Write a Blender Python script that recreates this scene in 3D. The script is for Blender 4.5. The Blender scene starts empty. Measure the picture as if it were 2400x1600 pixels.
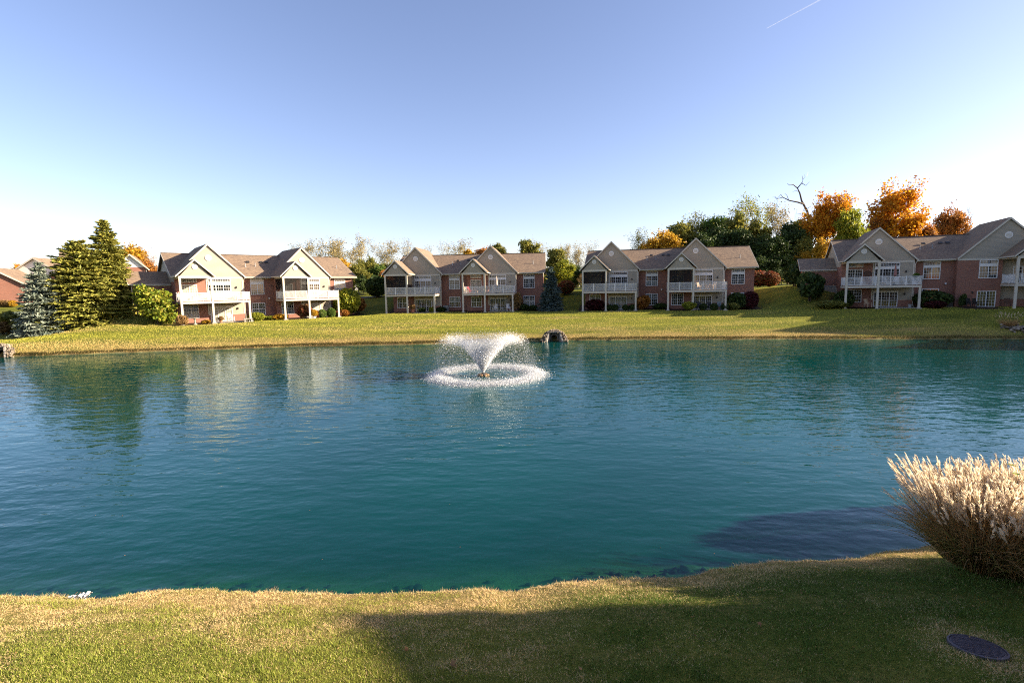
import bpy, bmesh, math, random
import numpy as np
from mathutils import Matrix, Vector

# ------------------------------------------------------------------ camera
R = math.radians
SC = bpy.context.scene
COL = SC.collection
FPX, PITCH, ROLL = 1168.61, R(6.189), R(-0.951)      # focal length in pixels of a 2400 px wide frame
cam = bpy.data.cameras.new('camera')
cam.sensor_width = 36.0
cam.lens = 36.0 * FPX / 2400.0
cam.clip_start = 0.05
cam.clip_end = 30000
camo = bpy.data.objects.new('camera', cam)
COL.objects.link(camo)
camo.matrix_world = Matrix.Rotation(math.pi / 2 - PITCH, 4, 'X') @ Matrix.Rotation(ROLL, 4, 'Z')
SC.camera = camo

# ------------------------------------------------------------------ light
SUN_AZ, SUN_EL = R(91.5), R(19.8)
SUNV = Vector((math.sin(SUN_AZ) * math.cos(SUN_EL), math.cos(SUN_AZ) * math.cos(SUN_EL), math.sin(SUN_EL)))
W = bpy.data.worlds.new('World')
SC.world = W
W.use_nodes = True
nt = W.node_tree
nt.nodes.clear()
sky = nt.nodes.new('ShaderNodeTexSky')
sky.sky_type = 'NISHITA'
sky.sun_disc = False
sky.sun_elevation = SUN_EL
sky.sun_rotation = SUN_AZ
sky.altitude = 200
sky.air_density = 0.9
sky.dust_density = 0.8
sky.ozone_density = 2.2
bg = nt.nodes.new('ShaderNodeBackground')
bg.inputs['Strength'].default_value = 0.084
wo = nt.nodes.new('ShaderNodeOutputWorld')
tn = nt.nodes.new('ShaderNodeMix')                  # white balance of the whole sky
tn.data_type = 'RGBA'
tn.blend_type = 'MULTIPLY'
tn.inputs[0].default_value = 1.0
tn.inputs[7].default_value = (1.14, 0.95, 0.97, 1)
nt.links.new(sky.outputs[0], tn.inputs[6])
nt.links.new(tn.outputs[2], bg.inputs[0])
nt.links.new(bg.outputs[0], wo.inputs[0])
sl = bpy.data.lights.new('sun', 'SUN')
sl.energy = 5.0
sl.angle = R(0.55)
sl.color = (1.0, 0.86, 0.66)
so = bpy.data.objects.new('sun', sl)
COL.objects.link(so)
so.rotation_euler = SUNV.to_track_quat('Z', 'Y').to_euler()
so.location = (60, 0, 60)
SC.view_settings.view_transform = 'Standard'
SC.view_settings.look = 'None'
SC.view_settings.gamma = 1.0
SC.view_settings.use_curve_mapping = False
SC.view_settings.exposure = 1.70
SC.cycles.max_bounces = 6
SC.cycles.diffuse_bounces = 3
SC.cycles.glossy_bounces = 3
SC.cycles.transparent_max_bounces = 12
SC.cycles.transmission_bounces = 4
SC.cycles.caustics_reflective = False
SC.cycles.caustics_refractive = False
SC.cycles.use_denoising = False
SC.cycles.filter_width = 1.1
SC.cycles.sample_clamp_indirect = 6.0

# ------------------------------------------------------------------ measuring helpers
CP, SP, CR, SR = math.cos(PITCH), math.sin(PITCH), math.cos(ROLL), math.sin(ROLL)
def ray(px, py):
    x = (px - 1200) / FPX; y = (py - 800) / FPX
    a = x * CR + y * SR; b = -x * SR + y * CR
    return np.array((a, CP - b * SP, -SP - b * CP))
def at_z(px, py, z):
    r = ray(px, py); return r * z / r[2]
def at_y(px, py, y):
    r = ray(px, py); return r * y / r[1]

# ------------------------------------------------------------------ mesh helpers
class MB:
    def __init__(s): s.v = []; s.f = []
    def poly(s, pts):
        n = len(s.v); s.v += [tuple(p) for p in pts]; s.f.append(tuple(range(n, n + len(pts)))); return s
    def box(s, x0, x1, y0, y1, z0, z1):
        n = len(s.v)
        s.v += [(x, y, z) for z in (z0, z1) for y in (y0, y1) for x in (x0, x1)]
        s.f += [tuple(n + i for i in q) for q in ((0, 2, 3, 1), (4, 5, 7, 6), (0, 1, 5, 4), (2, 6, 7, 3), (0, 4, 6, 2), (1, 3, 7, 5))]
        return s
    def slab(s, pts, off):
        """a polygon thickened by the vector off"""
        n = len(s.v); k = len(pts); o = Vector(off)
        s.v += [tuple(p) for p in pts] + [tuple(Vector(p) + o) for p in pts]
        s.f.append(tuple(range(n, n + k))); s.f.append(tuple(range(n + 2 * k - 1, n + k - 1, -1)))
        for i in range(k):
            j = (i + 1) % k; s.f.append((n + i, n + k + i, n + k + j, n + j))
        return s
    def bar(s, a, b, w, h=None):
        """a square bar from a to b"""
        h = h or w; a = Vector(a); b = Vector(b); d = (b - a).normalized()
        u = d.cross(Vector((0, 0, 1)))
        if u.length < 1e-3: u = Vector((1, 0, 0))
        u.normalize(); t = u.cross(d)
        n = len(s.v)
        for p in (a, b):
            for i, j in ((-1, -1), (1, -1), (1, 1), (-1, 1)): s.v.append(tuple(p + u * (i * w / 2) + t * (j * h / 2)))
        s.f += [tuple(n + i for i in q) for q in ((0, 1, 2, 3), (7, 6, 5, 4), (0, 4, 5, 1), (1, 5, 6, 2), (2, 6, 7, 3), (3, 7, 4, 0))]
        return s
    def tube(s, pts, rad, k=6, cap=True):
        pts = [Vector(p) for p in pts]
        if not hasattr(rad, '__len__'): rad = [rad] * len(pts)
        n = len(s.v); ref = None
        for i, p in enumerate(pts):
            d = (pts[min(i + 1, len(pts) - 1)] - pts[max(i - 1, 0)]).normalized()
            u = d.cross(Vector((0.31, 0.2, 0.93)) if abs(d.z) < 0.9 else Vector((1, 0.1, 0))).normalized()
            t = d.cross(u)
            for j in range(k):
                a = 2 * math.pi * j / k
                s.v.append(tuple(p + (u * math.cos(a) + t * math.sin(a)) * rad[i]))
        for i in range(len(pts) - 1):
            for j in range(k):
                q = (j + 1) % k
                s.f.append((n + i * k + j, n + i * k + q, n + (i + 1) * k + q, n + (i + 1) * k + j))
        if cap:
            s.f.append(tuple(n + k - 1 - j for j in range(k))); m = n + (len(pts) - 1) * k
            s.f.append(tuple(m + j for j in range(k)))
        return s
    def lathe(s, prof, k=16, c=(0, 0)):
        n = len(s.v)
        for r, z in prof:
            for j in range(k):
                a = 2 * math.pi * j / k; s.v.append((c[0] + r * math.cos(a), c[1] + r * math.sin(a), z))
        for i in range(len(prof) - 1):
            for j in range(k):
                q = (j + 1) % k
                s.f.append((n + i * k + j, n + i * k + q, n + (i + 1) * k + q, n + (i + 1) * k + j))
        s.f.append(tuple(n + k - 1 - j for j in range(k))); m = n + (len(prof) - 1) * k
        s.f.append(tuple(m + j for j in range(k)))
        return s
    def mesh(s, name, mat, smooth=False):
        me = bpy.data.meshes.new(name); me.from_pydata(s.v, [], s.f)
        bm = bmesh.new(); bm.from_mesh(me); bmesh.ops.recalc_face_normals(bm, faces=bm.faces); bm.to_mesh(me); bm.free()
        if smooth: me.polygons.foreach_set('use_smooth', [True] * len(me.polygons))
        me.materials.append(mat); return me
    def build(s, name, mat, parent=None, smooth=False):
        return link(name, s.mesh(name, mat, smooth), parent)
def link(name, data, parent=None):
    o = bpy.data.objects.new(name, data); COL.objects.link(o)
    if parent is not None: o.parent = parent
    return o
def tag(o, label, cat, group=None):
    o['label'] = label; o['category'] = cat
    if group: o['group'] = group
    return o
def thing(name, label, cat, loc=(0, 0, 0), rz=0.0, group=None, sc=1.0):
    o = link(name, None); o.location = tuple(float(c) for c in loc); o.rotation_euler = (0, 0, rz)
    if not hasattr(sc, '__len__'): sc = (sc, sc, sc)
    o.scale = sc
    return tag(o, label, cat, group)
def quads_mesh(name, V, F4, mat, smooth=False, col=None, tri=False):
    """fast mesh from numpy arrays: V (n,3), F4 (m,4) or (m,3)"""
    me = bpy.data.meshes.new(name); k = F4.shape[1]
    me.vertices.add(len(V)); me.vertices.foreach_set('co', np.ascontiguousarray(V, dtype=np.float32).ravel())
    me.loops.add(F4.size); me.loops.foreach_set('vertex_index', np.ascontiguousarray(F4, dtype=np.int32).ravel())
    me.polygons.add(len(F4)); me.polygons.foreach_set('loop_start', np.arange(0, F4.size, k, dtype=np.int32))
    me.polygons.foreach_set('loop_total', np.full(len(F4), k, dtype=np.int32))
    if smooth: me.polygons.foreach_set('use_smooth', np.ones(len(F4), dtype=bool))
    if col is not None:
        a = me.color_attributes.new('tint', 'FLOAT_COLOR', 'POINT')
        a.data.foreach_set('color', np.ascontiguousarray(col, dtype=np.float32).ravel())
    me.update(calc_edges=True); me.materials.append(mat)
    return me

# ------------------------------------------------------------------ materials
class NT:
    def __init__(s, name):
        s.m = bpy.data.materials.new(name); s.m.use_nodes = True; s.t = s.m.node_tree; s.t.nodes.clear()
        s.out = s.n('ShaderNodeOutputMaterial')
    def n(s, kind, **kw):
        x = s.t.nodes.new(kind)
        for k, v in kw.items():
            if k in x.inputs.keys() if hasattr(x.inputs, 'keys') else False: x.inputs[k].default_value = v
            else: setattr(x, k, v)
        return x
    def l(s, a, b): s.t.links.new(a, b)
    def noise(s, vec, scale, detail=3, rough=0.5):
        x = s.n('ShaderNodeTexNoise'); x.inputs['Scale'].default_value = scale; x.inputs['Detail'].default_value = detail; x.inputs['Roughness'].default_value = rough
        if vec is not None: s.l(vec, x.inputs['Vector'])
        return x
    def ramp(s, fac, stops):
        x = s.n('ShaderNodeValToRGB'); e = x.color_ramp.elements
        e[0].position, e[0].color = stops[0][0], (*stops[0][1], 1); e[1].position, e[1].color = stops[-1][0], (*stops[-1][1], 1)
        for p, c in stops[1:-1]:
            q = e.new(p); q.color = (*c, 1)
        s.l(fac, x.inputs[0]); return x
    def mix(s, fac, a, b, mode='MIX'):
        x = s.n('ShaderNodeMix', data_type='RGBA', blend_type=mode)
        for sock, v in ((x.inputs[0], fac), (x.inputs[6], a), (x.inputs[7], b)):
            if hasattr(v, 'is_linked'): s.l(v, sock)
            elif isinstance(v, (int, float)): sock.default_value = v
            else: sock.default_value = (*v, 1)
        return x.outputs[2]
    def math(s, op, a, b=None, c=None, clamp=False):
        x = s.n('ShaderNodeMath', operation=op); x.use_clamp = clamp
        for i, v in enumerate((a, b, c)):
            if v is None: continue
            if hasattr(v, 'is_linked'): s.l(v, x.inputs[i])
            else: x.inputs[i].default_value = v
        return x.outputs[0]
    def principled(s, color, rough=0.8, bump=None, bstr=0.3, bdist=0.01, spec=0.3):
        p = s.n('ShaderNodeBsdfPrincipled'); p.inputs['Roughness'].default_value = rough; p.inputs['Specular IOR Level'].default_value = spec
        if hasattr(color, 'is_linked'): s.l(color, p.inputs['Base Color'])
        else: p.inputs['Base Color'].default_value = (*color, 1)
        if bump is not None:
            b = s.n('ShaderNodeBump'); b.inputs['Strength'].default_value = bstr; b.inputs['Distance'].default_value = bdist
            s.l(bump, b.inputs['Height']); s.l(b.outputs[0], p.inputs['Normal'])
        s.l(p.outputs[0], s.out.inputs[0]); return p
    def obj(s): return s.n('ShaderNodeTexCoord').outputs['Object']
    def pos(s): return s.n('ShaderNodeNewGeometry').outputs['Position']

def m_plain(name, c, rough=0.7, var=0.12, scale=3.0, spec=0.3):
    t = NT(name); n = t.noise(t.obj(), scale, 4)
    r = t.ramp(n.outputs[0], [(0.3, tuple(x * (1 - var) for x in c)), (0.7, tuple(min(1, x * (1 + var)) for x in c))])
    t.principled(r.outputs[0], rough, n.outputs[0], 0.15, 0.01, spec); return t.m
def m_brick():
    t = NT('brick'); o = t.obj(); sp = t.n('ShaderNodeSeparateXYZ'); t.l(o, sp.inputs[0])
    cb = t.n('ShaderNodeCombineXYZ'); t.l(t.math('ADD', sp.outputs[0], sp.outputs[1]), cb.inputs[0]); t.l(sp.outputs[2], cb.inputs[1])
    b = t.n('ShaderNodeTexBrick'); t.l(cb.outputs[0], b.inputs['Vector'])
    b.inputs['Scale'].default_value = 1; b.inputs['Brick Width'].default_value = 0.2; b.inputs['Row Height'].default_value = 0.068
    b.inputs['Mortar Size'].default_value = 0.008; b.inputs['Bias'].default_value = -0.1
    b.inputs['Color1'].default_value = (0.29, 0.11, 0.068, 1); b.inputs['Color2'].default_value = (0.185, 0.07, 0.045, 1); b.inputs['Mortar'].default_value = (0.33, 0.25, 0.20, 1)
    n = t.noise(o, 1.1, 4); c = t.mix(t.math('MULTIPLY', n.outputs[0], 0.5), b.outputs[0], (0.25, 0.105, 0.075))
    n2 = t.noise(o, 0.45, 3); c = t.mix(0.35, c, t.ramp(n2.outputs[0], [(0.35, (0.75, 0.7, 0.68)), (0.65, (1.1, 1.05, 1.0))]).outputs[0], 'MULTIPLY')
    t.principled(c, 0.85, b.outputs['Fac'], 0.5, -0.006); return t.m
def m_siding():
    t = NT('lap_siding'); o = t.obj(); sp = t.n('ShaderNodeSeparateXYZ'); t.l(o, sp.inputs[0])
    f = t.math('FRACT', t.math('DIVIDE', sp.outputs[2], 0.155))
    n = t.noise(o, 0.8, 3)
    c = t.ramp(n.outputs[0], [(0.3, (0.33, 0.285, 0.215)), (0.7, (0.37, 0.32, 0.24))]).outputs[0]
    t.principled(c, 0.65, t.math('MULTIPLY', f, -1.0), 0.9, 0.022); return t.m
def m_roof():
    t = NT('roof_shingle'); o = t.obj(); sp = t.n('ShaderNodeSeparateXYZ'); t.l(o, sp.inputs[0])
    cb = t.n('ShaderNodeCombineXYZ'); t.l(t.math('ADD', sp.outputs[0], t.math('MULTIPLY', sp.outputs[1], 0.43)), cb.inputs[0]); t.l(t.math('ADD', sp.outputs[2], t.math('MULTIPLY', sp.outputs[1], 0.6)), cb.inputs[1])
    b = t.n('ShaderNodeTexBrick'); t.l(cb.outputs[0], b.inputs['Vector']); b.inputs['Scale'].default_value = 1
    b.inputs['Brick Width'].default_value = 0.34; b.inputs['Row Height'].default_value = 0.16; b.inputs['Mortar Size'].default_value = 0.012; b.inputs['Bias'].default_value = 0.0
    b.inputs['Color1'].default_value = (0.31, 0.215, 0.135, 1); b.inputs['Color2'].default_value = (0.15, 0.10, 0.075, 1); b.inputs['Mortar'].default_value = (0.07, 0.05, 0.042, 1)
    n = t.noise(o, 2.6, 5, 0.7); c = t.mix(0.55, b.outputs[0], t.ramp(n.outputs[0], [(0.3, (0.12, 0.085, 0.068)), (0.55, (0.25, 0.18, 0.12)), (0.72, (0.37, 0.26, 0.165))]).outputs[0])
    n3 = t.noise(o, 0.5, 3); c = t.mix(0.4, c, t.ramp(n3.outputs[0], [(0.35, (0.8, 0.8, 0.82)), (0.65, (1.1, 1.07, 1.03))]).outputs[0], 'MULTIPLY')
    t.principled(c, 0.9, b.outputs['Fac'], 0.6, -0.01); return t.m
def m_leaf(name, cols, trans=0.35, rough=0.6):
    """foliage: each leaf its own tint from the ramp"""
    t = NT(name); g = t.n('ShaderNodeNewGeometry'); oi = t.n('ShaderNodeObjectInfo')
    f = t.math('FRACT', t.math('ADD', g.outputs['Random Per Island'], t.math('MULTIPLY', oi.outputs['Random'], 0.0)))
    k = len(cols); r = t.ramp(f, [(i / (k - 1), c) for i, c in enumerate(cols)])
    n = t.noise(t.obj(), 0.6, 2); c = t.mix(0.45, r.outputs[0], t.ramp(n.outputs[0], [(0.35, (0.62, 0.66, 0.6)), (0.65, (1.15, 1.12, 1.0))]).outputs[0], 'MULTIPLY')
    d = t.n('ShaderNodeBsdfPrincipled'); t.l(c, d.inputs['Base Color']); d.inputs['Roughness'].default_value = rough; d.inputs['Specular IOR Level'].default_value = 0.25
    tr = t.n('ShaderNodeBsdfTranslucent'); t.l(c, tr.inputs[0])
    mx = t.n('ShaderNodeMixShader'); mx.inputs[0].default_value = trans; t.l(d.outputs[0], mx.inputs[1]); t.l(tr.outputs[0], mx.inputs[2])
    t.l(mx.outputs[0], t.out.inputs[0]); return t.m
def m_tint(name, trans=0.3, rough=0.6):
    t = NT(name); a = t.n('ShaderNodeVertexColor'); a.layer_name = 'tint'
    d = t.n('ShaderNodeBsdfPrincipled'); t.l(a.outputs[0], d.inputs['Base Color']); d.inputs['Roughness'].default_value = rough; d.inputs['Specular IOR Level'].default_value = 0.2
    tr = t.n('ShaderNodeBsdfTranslucent'); t.l(a.outputs[0], tr.inputs[0])
    mx = t.n('ShaderNodeMixShader'); mx.inputs[0].default_value = trans; t.l(d.outputs[0], mx.inputs[1]); t.l(tr.outputs[0], mx.inputs[2])
    t.l(mx.outputs[0], t.out.inputs[0]); return t.m
def m_pane(name, c, spec=0.9):
    t = NT(name); n = t.noise(t.obj(), 0.9, 2)
    r = t.ramp(n.outputs[0], [(0.35, tuple(x * 0.75 for x in c)), (0.65, tuple(x * 1.2 for x in c))])
    p = t.principled(r.outputs[0], 0.04, n.outputs[0], 0.03, 0.05, spec); return t.m
def m_screen():
    t = NT('insect_screen'); d = t.n('ShaderNodeBsdfDiffuse'); d.inputs[0].default_value = (0.03, 0.028, 0.026, 1)
    tr = t.n('ShaderNodeBsdfTransparent'); mx = t.n('ShaderNodeMixShader'); mx.inputs[0].default_value = 0.5
    t.l(tr.outputs[0], mx.inputs[1]); t.l(d.outputs[0], mx.inputs[2]); t.l(mx.outputs[0], t.out.inputs[0]); return t.m
def m_ground():
    t = NT('lawn'); p = t.pos(); a = t.n('ShaderNodeVertexColor'); a.layer_name = 'tint'
    sp = t.n('ShaderNodeSeparateColor'); t.l(a.outputs[0], sp.inputs[0])      # r: dryness, g: bed (under water), b: mulch
    mp = t.n('ShaderNodeMapping'); mp.inputs['Scale'].default_value = (0.22, 1.0, 1.0); t.l(p, mp.inputs[0])
    n1 = t.noise(mp.outputs[0], 0.55, 6, 0.65); n2 = t.noise(p, 7.0, 5, 0.7); n3 = t.noise(mp.outputs[0], 0.17, 3)
    n4 = t.noise(p, 60.0, 4, 0.7)
    g = t.ramp(n1.outputs[0], [(0.25, (0.075, 0.095, 0.012)), (0.5, (0.13, 0.14, 0.02)), (0.75, (0.20, 0.18, 0.03))]).outputs[0]
    g = t.mix(0.5, g, t.ramp(n2.outputs[0], [(0.3, (0.5, 0.55, 0.45)), (0.7, (1.4, 1.35, 1.25))]).outputs[0], 'MULTIPLY')
    # mowing stripes
    spp = t.n('ShaderNodeSeparateXYZ'); t.l(p, spp.inputs[0])
    st = t.math('SINE', t.math('ADD', t.math('MULTIPLY', spp.outputs[1], 1.25), t.math('MULTIPLY', t.noise(p, 0.06, 2).outputs[0], 16.0)))
    g = t.mix(0.5, g, t.ramp(t.math('MULTIPLY_ADD', st, 0.5, 0.5), [(0.2, (0.68, 0.74, 0.72)), (0.8, (1.2, 1.15, 1.05))]).outputs[0], 'MULTIPLY')
    dry = t.ramp(n2.outputs[0], [(0.25, (0.20, 0.12, 0.04)), (0.55, (0.33, 0.22, 0.085)), (0.8, (0.43, 0.32, 0.14))]).outputs[0]
    f = t.math('MULTIPLY_ADD', t.math('ADD', t.math('SUBTRACT', n1.outputs[0], 0.5), t.math('MULTIPLY', t.math('SUBTRACT', n2.outputs[0], 0.5), 0.5)), 2.6, t.math('MULTIPLY_ADD', sp.outputs[0], 1.7, -0.42))
    c = t.mix(t.math('MULTIPLY', t.math('ADD', f, 0.0, clamp=True), 0.85), g, dry)
    bed = t.ramp(n1.outputs[0], [(0.3, (0.12, 0.15, 0.08)), (0.7, (0.26, 0.27, 0.15))]).outputs[0]
    c = t.mix(sp.outputs[1], c, bed)
    mul = t.ramp(n2.outputs[0], [(0.3, (0.03, 0.018, 0.012)), (0.7, (0.08, 0.048, 0.03))]).outputs[0]
    c = t.mix(t.math('MULTIPLY', sp.outputs[2], 1.0, clamp=True), c, mul)
    h = t.math('ADD', t.math('MULTIPLY', n4.outputs[0], 0.35), n2.outputs[0])
    t.principled(c, 0.9, h, 1.0, 0.06, 0.1); return t.m
def m_water():
    t = NT('pond_water'); p = t.pos()
    fx, fy = -2.0, 33.85
    mp = t.n('ShaderNodeMapping'); mp.inputs['Scale'].default_value = (0.42, 1.0, 1.0); mp.inputs['Rotation'].default_value = (0, 0, R(12)); t.l(p, mp.inputs[0])
    mp2 = t.n('ShaderNodeMapping'); mp2.inputs['Scale'].default_value = (0.6, 1.0, 1.0); mp2.inputs['Rotation'].default_value = (0, 0, R(-24)); t.l(p, mp2.inputs[0])
    a = t.noise(mp.outputs[0], 1.6, 2, 0.5); b = t.noise(mp2.outputs[0], 3.6, 2, 0.5); c = t.noise(p, 9.0, 2, 0.5)
    # rings that travel out from the fountain
    sub = t.n('ShaderNodeVectorMath', operation='SUBTRACT'); t.l(p, sub.inputs[0]); sub.inputs[1].default_value = (fx, fy, -6.0)
    ln = t.n('ShaderNodeVectorMath', operation='LENGTH'); t.l(sub.outputs[0], ln.inputs[0]); d = ln.outputs['Value']
    wob = t.noise(p, 0.35, 2); ph = t.math('ADD', t.math('MULTIPLY', d, 7.0), t.math('MULTIPLY', wob.outputs[0], 14.0))
    ring = t.math('MULTIPLY', t.math('SINE', ph), t.math('DIVIDE', 1.4, t.math('ADD', d, 4.0)))
    h = t.math('ADD', t.math('MULTIPLY', a.outputs[0], 1.0), t.math('MULTIPLY', b.outputs[0], 0.38))
    h = t.math('ADD', h, t.math('MULTIPLY', c.outputs[0], 0.07)); h = t.math('ADD', h, t.math('MULTIPLY', ring, 0.38))
    # gusts: ruffled and calmer areas
    gust = t.noise(p, 0.09, 2); k = t.math('MULTIPLY_ADD', gust.outputs[0], 2.2, -0.15)
    h = t.math('MULTIPLY', h, k)
    bp = t.n('ShaderNodeBump'); bp.inputs['Strength'].default_value = 1.0; bp.inputs['Distance'].default_value = 0.048; t.l(h, bp.inputs['Height'])
    col = t.ramp(t.noise(p, 0.12, 3).outputs[0], [(0.3, (0.0003, 0.037, 0.036)), (0.7, (0.0006, 0.053, 0.048))]).outputs[0]
    df = t.n('ShaderNodeBsdfDiffuse'); t.l(col, df.inputs[0])
    trn = t.n('ShaderNodeBsdfTransparent'); trn.inputs[0].default_value = (0.36, 0.84, 0.66, 1)
    at = t.n('ShaderNodeVertexColor'); at.layer_name = 'tint'; sp = t.n('ShaderNodeSeparateColor'); t.l(at.outputs[0], sp.inputs[0])
    m1 = t.n('ShaderNodeMixShader'); t.l(sp.outputs[0], m1.inputs[0]); t.l(trn.outputs[0], m1.inputs[1]); t.l(df.outputs[0], m1.inputs[2])
    gl = t.n('ShaderNodeBsdfGlossy'); gl.inputs['Roughness'].default_value = 0.03; gl.inputs[0].default_value = (0.80, 0.92, 1.0, 1); t.l(bp.outputs[0], gl.inputs['Normal'])
    fr = t.n('ShaderNodeFresnel'); fr.inputs['IOR'].default_value = 1.333; t.l(bp.outputs[0], fr.inputs['Normal'])
    m2 = t.n('ShaderNodeMixShader'); ge = t.n('ShaderNodeNewGeometry'); t.l(t.math('MULTIPLY', fr.outputs[0], t.math('SUBTRACT', 1.0, ge.outputs['Backfacing'])), m2.inputs[0]); t.l(m1.outputs[0], m2.inputs[1]); t.l(gl.outputs[0], m2.inputs[2])
    t.l(m2.outputs[0], t.out.inputs[0]); return t.m

BRICK, SIDING, ROOF = m_brick(), m_siding(), m_roof()
TRIM = m_plain('trim_paint', (0.53, 0.48, 0.39), 0.55, 0.05)
WHITE = m_plain('white_vinyl', (0.70, 0.68, 0.65), 0.45, 0.03)
WALLW = m_plain('white_siding', (0.72, 0.70, 0.66), 0.6, 0.04)
DECKM = m_plain('deck_boards', (0.30, 0.22, 0.16), 0.8, 0.2, 6)
SOFFIT = m_plain('porch_ceiling', (0.62, 0.57, 0.47), 0.7, 0.05)
CONC = m_plain('concrete', (0.30, 0.265, 0.22), 0.9, 0.18, 5)
DARKM = m_plain('dark_metal', (0.03, 0.028, 0.026), 0.5, 0.2)
GREYM = m_plain('grey_metal', (0.28, 0.29, 0.29), 0.5, 0.15)
BARK = m_plain('bark', (0.10, 0.075, 0.055), 0.95, 0.35, 9)
PBARK = m_plain('pale_bark', (0.19, 0.155, 0.115), 0.95, 0.3, 9)
GLASS = m_pane('window_glass', (0.018, 0.022, 0.022))
BLIND = m_pane('window_glass_blind', (0.15, 0.165, 0.15), 0.6)
CURT = m_pane('window_glass_curtain', (0.38, 0.35, 0.27), 0.5)
SCREEN = m_screen()

# ------------------------------------------------------------------ where the houses stand (x, y, z, turn)
T = dict(xpg=1.73, wp=2.22, Yp=-4.68, zpg=8.44, ze=6.28, xbg=4.09, wb=4.48, Yg=-0.77, zbg=10.78, x1=3.51, x2=8.0, Yd=-4.39,
         Ym=0.42, Yw=-0.59, Yr=7.17, zri=9.86, L=12.62)
POSE = {1: (-45.3, 67.62, -4.10, R(41.46)), 2: (-19.93, 85.43, -3.83, R(-4.68)), 3: (12.17, 81.70, -3.78, R(-14.47)), 4: (46.74, 71.18, -3.50, R(-24.29)),
        5: (46.5, 6.3, -4.40, math.pi), 6: (69.6, 58.1, -0.90, R(-60)), 7: (14.2, -4.75, -4.40, math.pi)}
def hw(h, x, y, z=0.0):
    X, Y, Z, a = POSE[h]; c, s = math.cos(a), math.sin(a)
    return (X + c * x - s * y, Y + s * x + c * y, Z + z)
def hlocal(h, px, py, yl):
    """where the sight line through a pixel meets the upright plane y = yl of house h"""
    X, Y, Z, a = POSE[h]; c, s = math.cos(a), math.sin(a); r = ray(px, py)
    k = (yl + (-s * X + c * Y)) / (-s * r[0] + c * r[1]); w = r * k
    return (c * (w[0] - X) + s * (w[1] - Y), yl, w[2] - Z), w

# ------------------------------------------------------------------ terrain
ZW = -6.0
near_px = [(-60, 1394), (0, 1395), (120, 1393), (200, 1396), (262, 1398), (330, 1386), (400, 1378), (460, 1375), (540, 1382), (620, 1386), (720, 1387), (830, 1391), (950, 1388),
           (1050, 1383), (1120, 1377), (1165, 1379), (1205, 1385), (1260, 1372), (1310, 1359), (1400, 1356), (1500, 1351), (1600, 1348), (1632, 1344), (1662, 1332), (1720, 1322),
           (1800, 1313), (1900, 1311), (2000, 1309), (2022, 1296), (2060, 1290), (2120, 1285)]
near = [tuple(at_z(x, y, ZW + 0.12)[:2]) for x, y in near_px]
far_px = [(2440, 794), (2300, 795), (2150, 795), (2000, 795), (1850, 795), (1700, 796), (1560, 796), (1420, 797), (1300, 798), (1180, 801), (1060, 805), (940, 808), (820, 810), (700, 812),
          (580, 816), (460, 821), (340, 825), (220, 829), (110, 833), (0, 836)]
far = [tuple(at_z(x, y, ZW)[:2]) for x, y in far_px]
POND = np.array([(-90, 9.8), (-40, 9.3), (-20, 9.6)] + near + [(11, 10.9), (16, 12.6), (30, 14.5), (50, 17), (60, 24), (61, 38), (58, 46)] + far + [(-62, 48.2), (-80, 44), (-96, 30)])
def vnoise(X, Y, s, seed=0):
    """smooth value noise"""
    X = np.asarray(X) / s + seed * 17.3; Y = np.asarray(Y) / s - seed * 9.1
    xi, yi = np.floor(X), np.floor(Y); fx, fy = X - xi, Y - yi; fx = fx * fx * (3 - 2 * fx); fy = fy * fy * (3 - 2 * fy)
    def hsh(a, b):
        q = np.sin(a * 127.1 + b * 311.7 + seed * 74.7) * 43758.5453; return q - np.floor(q)
    return (hsh(xi, yi) * (1 - fx) + hsh(xi + 1, yi) * fx) * (1 - fy) + (hsh(xi, yi + 1) * (1 - fx) + hsh(xi + 1, yi + 1) * fx) * fy
def dense(P, step=0.6):
    out = []
    for i in range(len(P)):
        a, b = P[i], P[(i + 1) % len(P)]; n = max(1, int(np.linalg.norm(b - a) / step))
        for j in range(n): out.append(a + (b - a) * j / n)
    return np.array(out)
def sdist(X, Y):
    """signed distance to the pond edge, positive on land"""
    P = np.stack([X.ravel(), Y.ravel()], 1); n = len(POND)
    D = np.full(len(P), 1e9); ins = np.zeros(len(P), bool)
    for i in range(n):
        a, b = POND[i], POND[(i + 1) % n]; ab = b - a
        t = np.clip(((P - a) @ ab) / (ab @ ab), 0, 1); q = P - a - t[:, None] * ab
        D = np.minimum(D, np.einsum('ij,ij->i', q, q))
        cr = ((a[1] > P[:, 1]) != (b[1] > P[:, 1]))
        with np.errstate(divide='ignore', invalid='ignore'):
            xi = (b[0] - a[0]) * (P[:, 1] - a[1]) / (b[1] - a[1] if b[1] != a[1] else 1e-9) + a[0]
        ins ^= cr & (P[:, 0] < xi)
    D = np.sqrt(D); D[ins] *= -1
    D = D + np.where(P[:, 1] < 20, 0.10 * (vnoise(P[:, 0], P[:, 1], 0.33, 4) - 0.5) + 0.05 * (vnoise(P[:, 0], P[:, 1], 0.11, 6) - 0.5), 0.35 * (vnoise(P[:, 0], P[:, 1], 1.3, 7) - 0.5))
    return D.reshape(X.shape)
ctl = []
for x, y in far: ctl += [(x, y + 0.3, -5.82), (x, y + 2.6, -5.25), (x, y + 6.5, -4.82)]
for h in (1, 2, 3, 4):
    for x in (-0.5, 3.5, 8.0, 12.6, 16.1, 20.6, 25.5): ctl += [(*hw(h, x, -4.7)[:2], POSE[h][2] - 0.06), (*hw(h, x, -0.2)[:2], POSE[h][2] + 0.02)]
    for x in (2, 12, 22): ctl += [(*hw(h, x, 15.5)[:2], POSE[h][2] + 2.9)]
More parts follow.
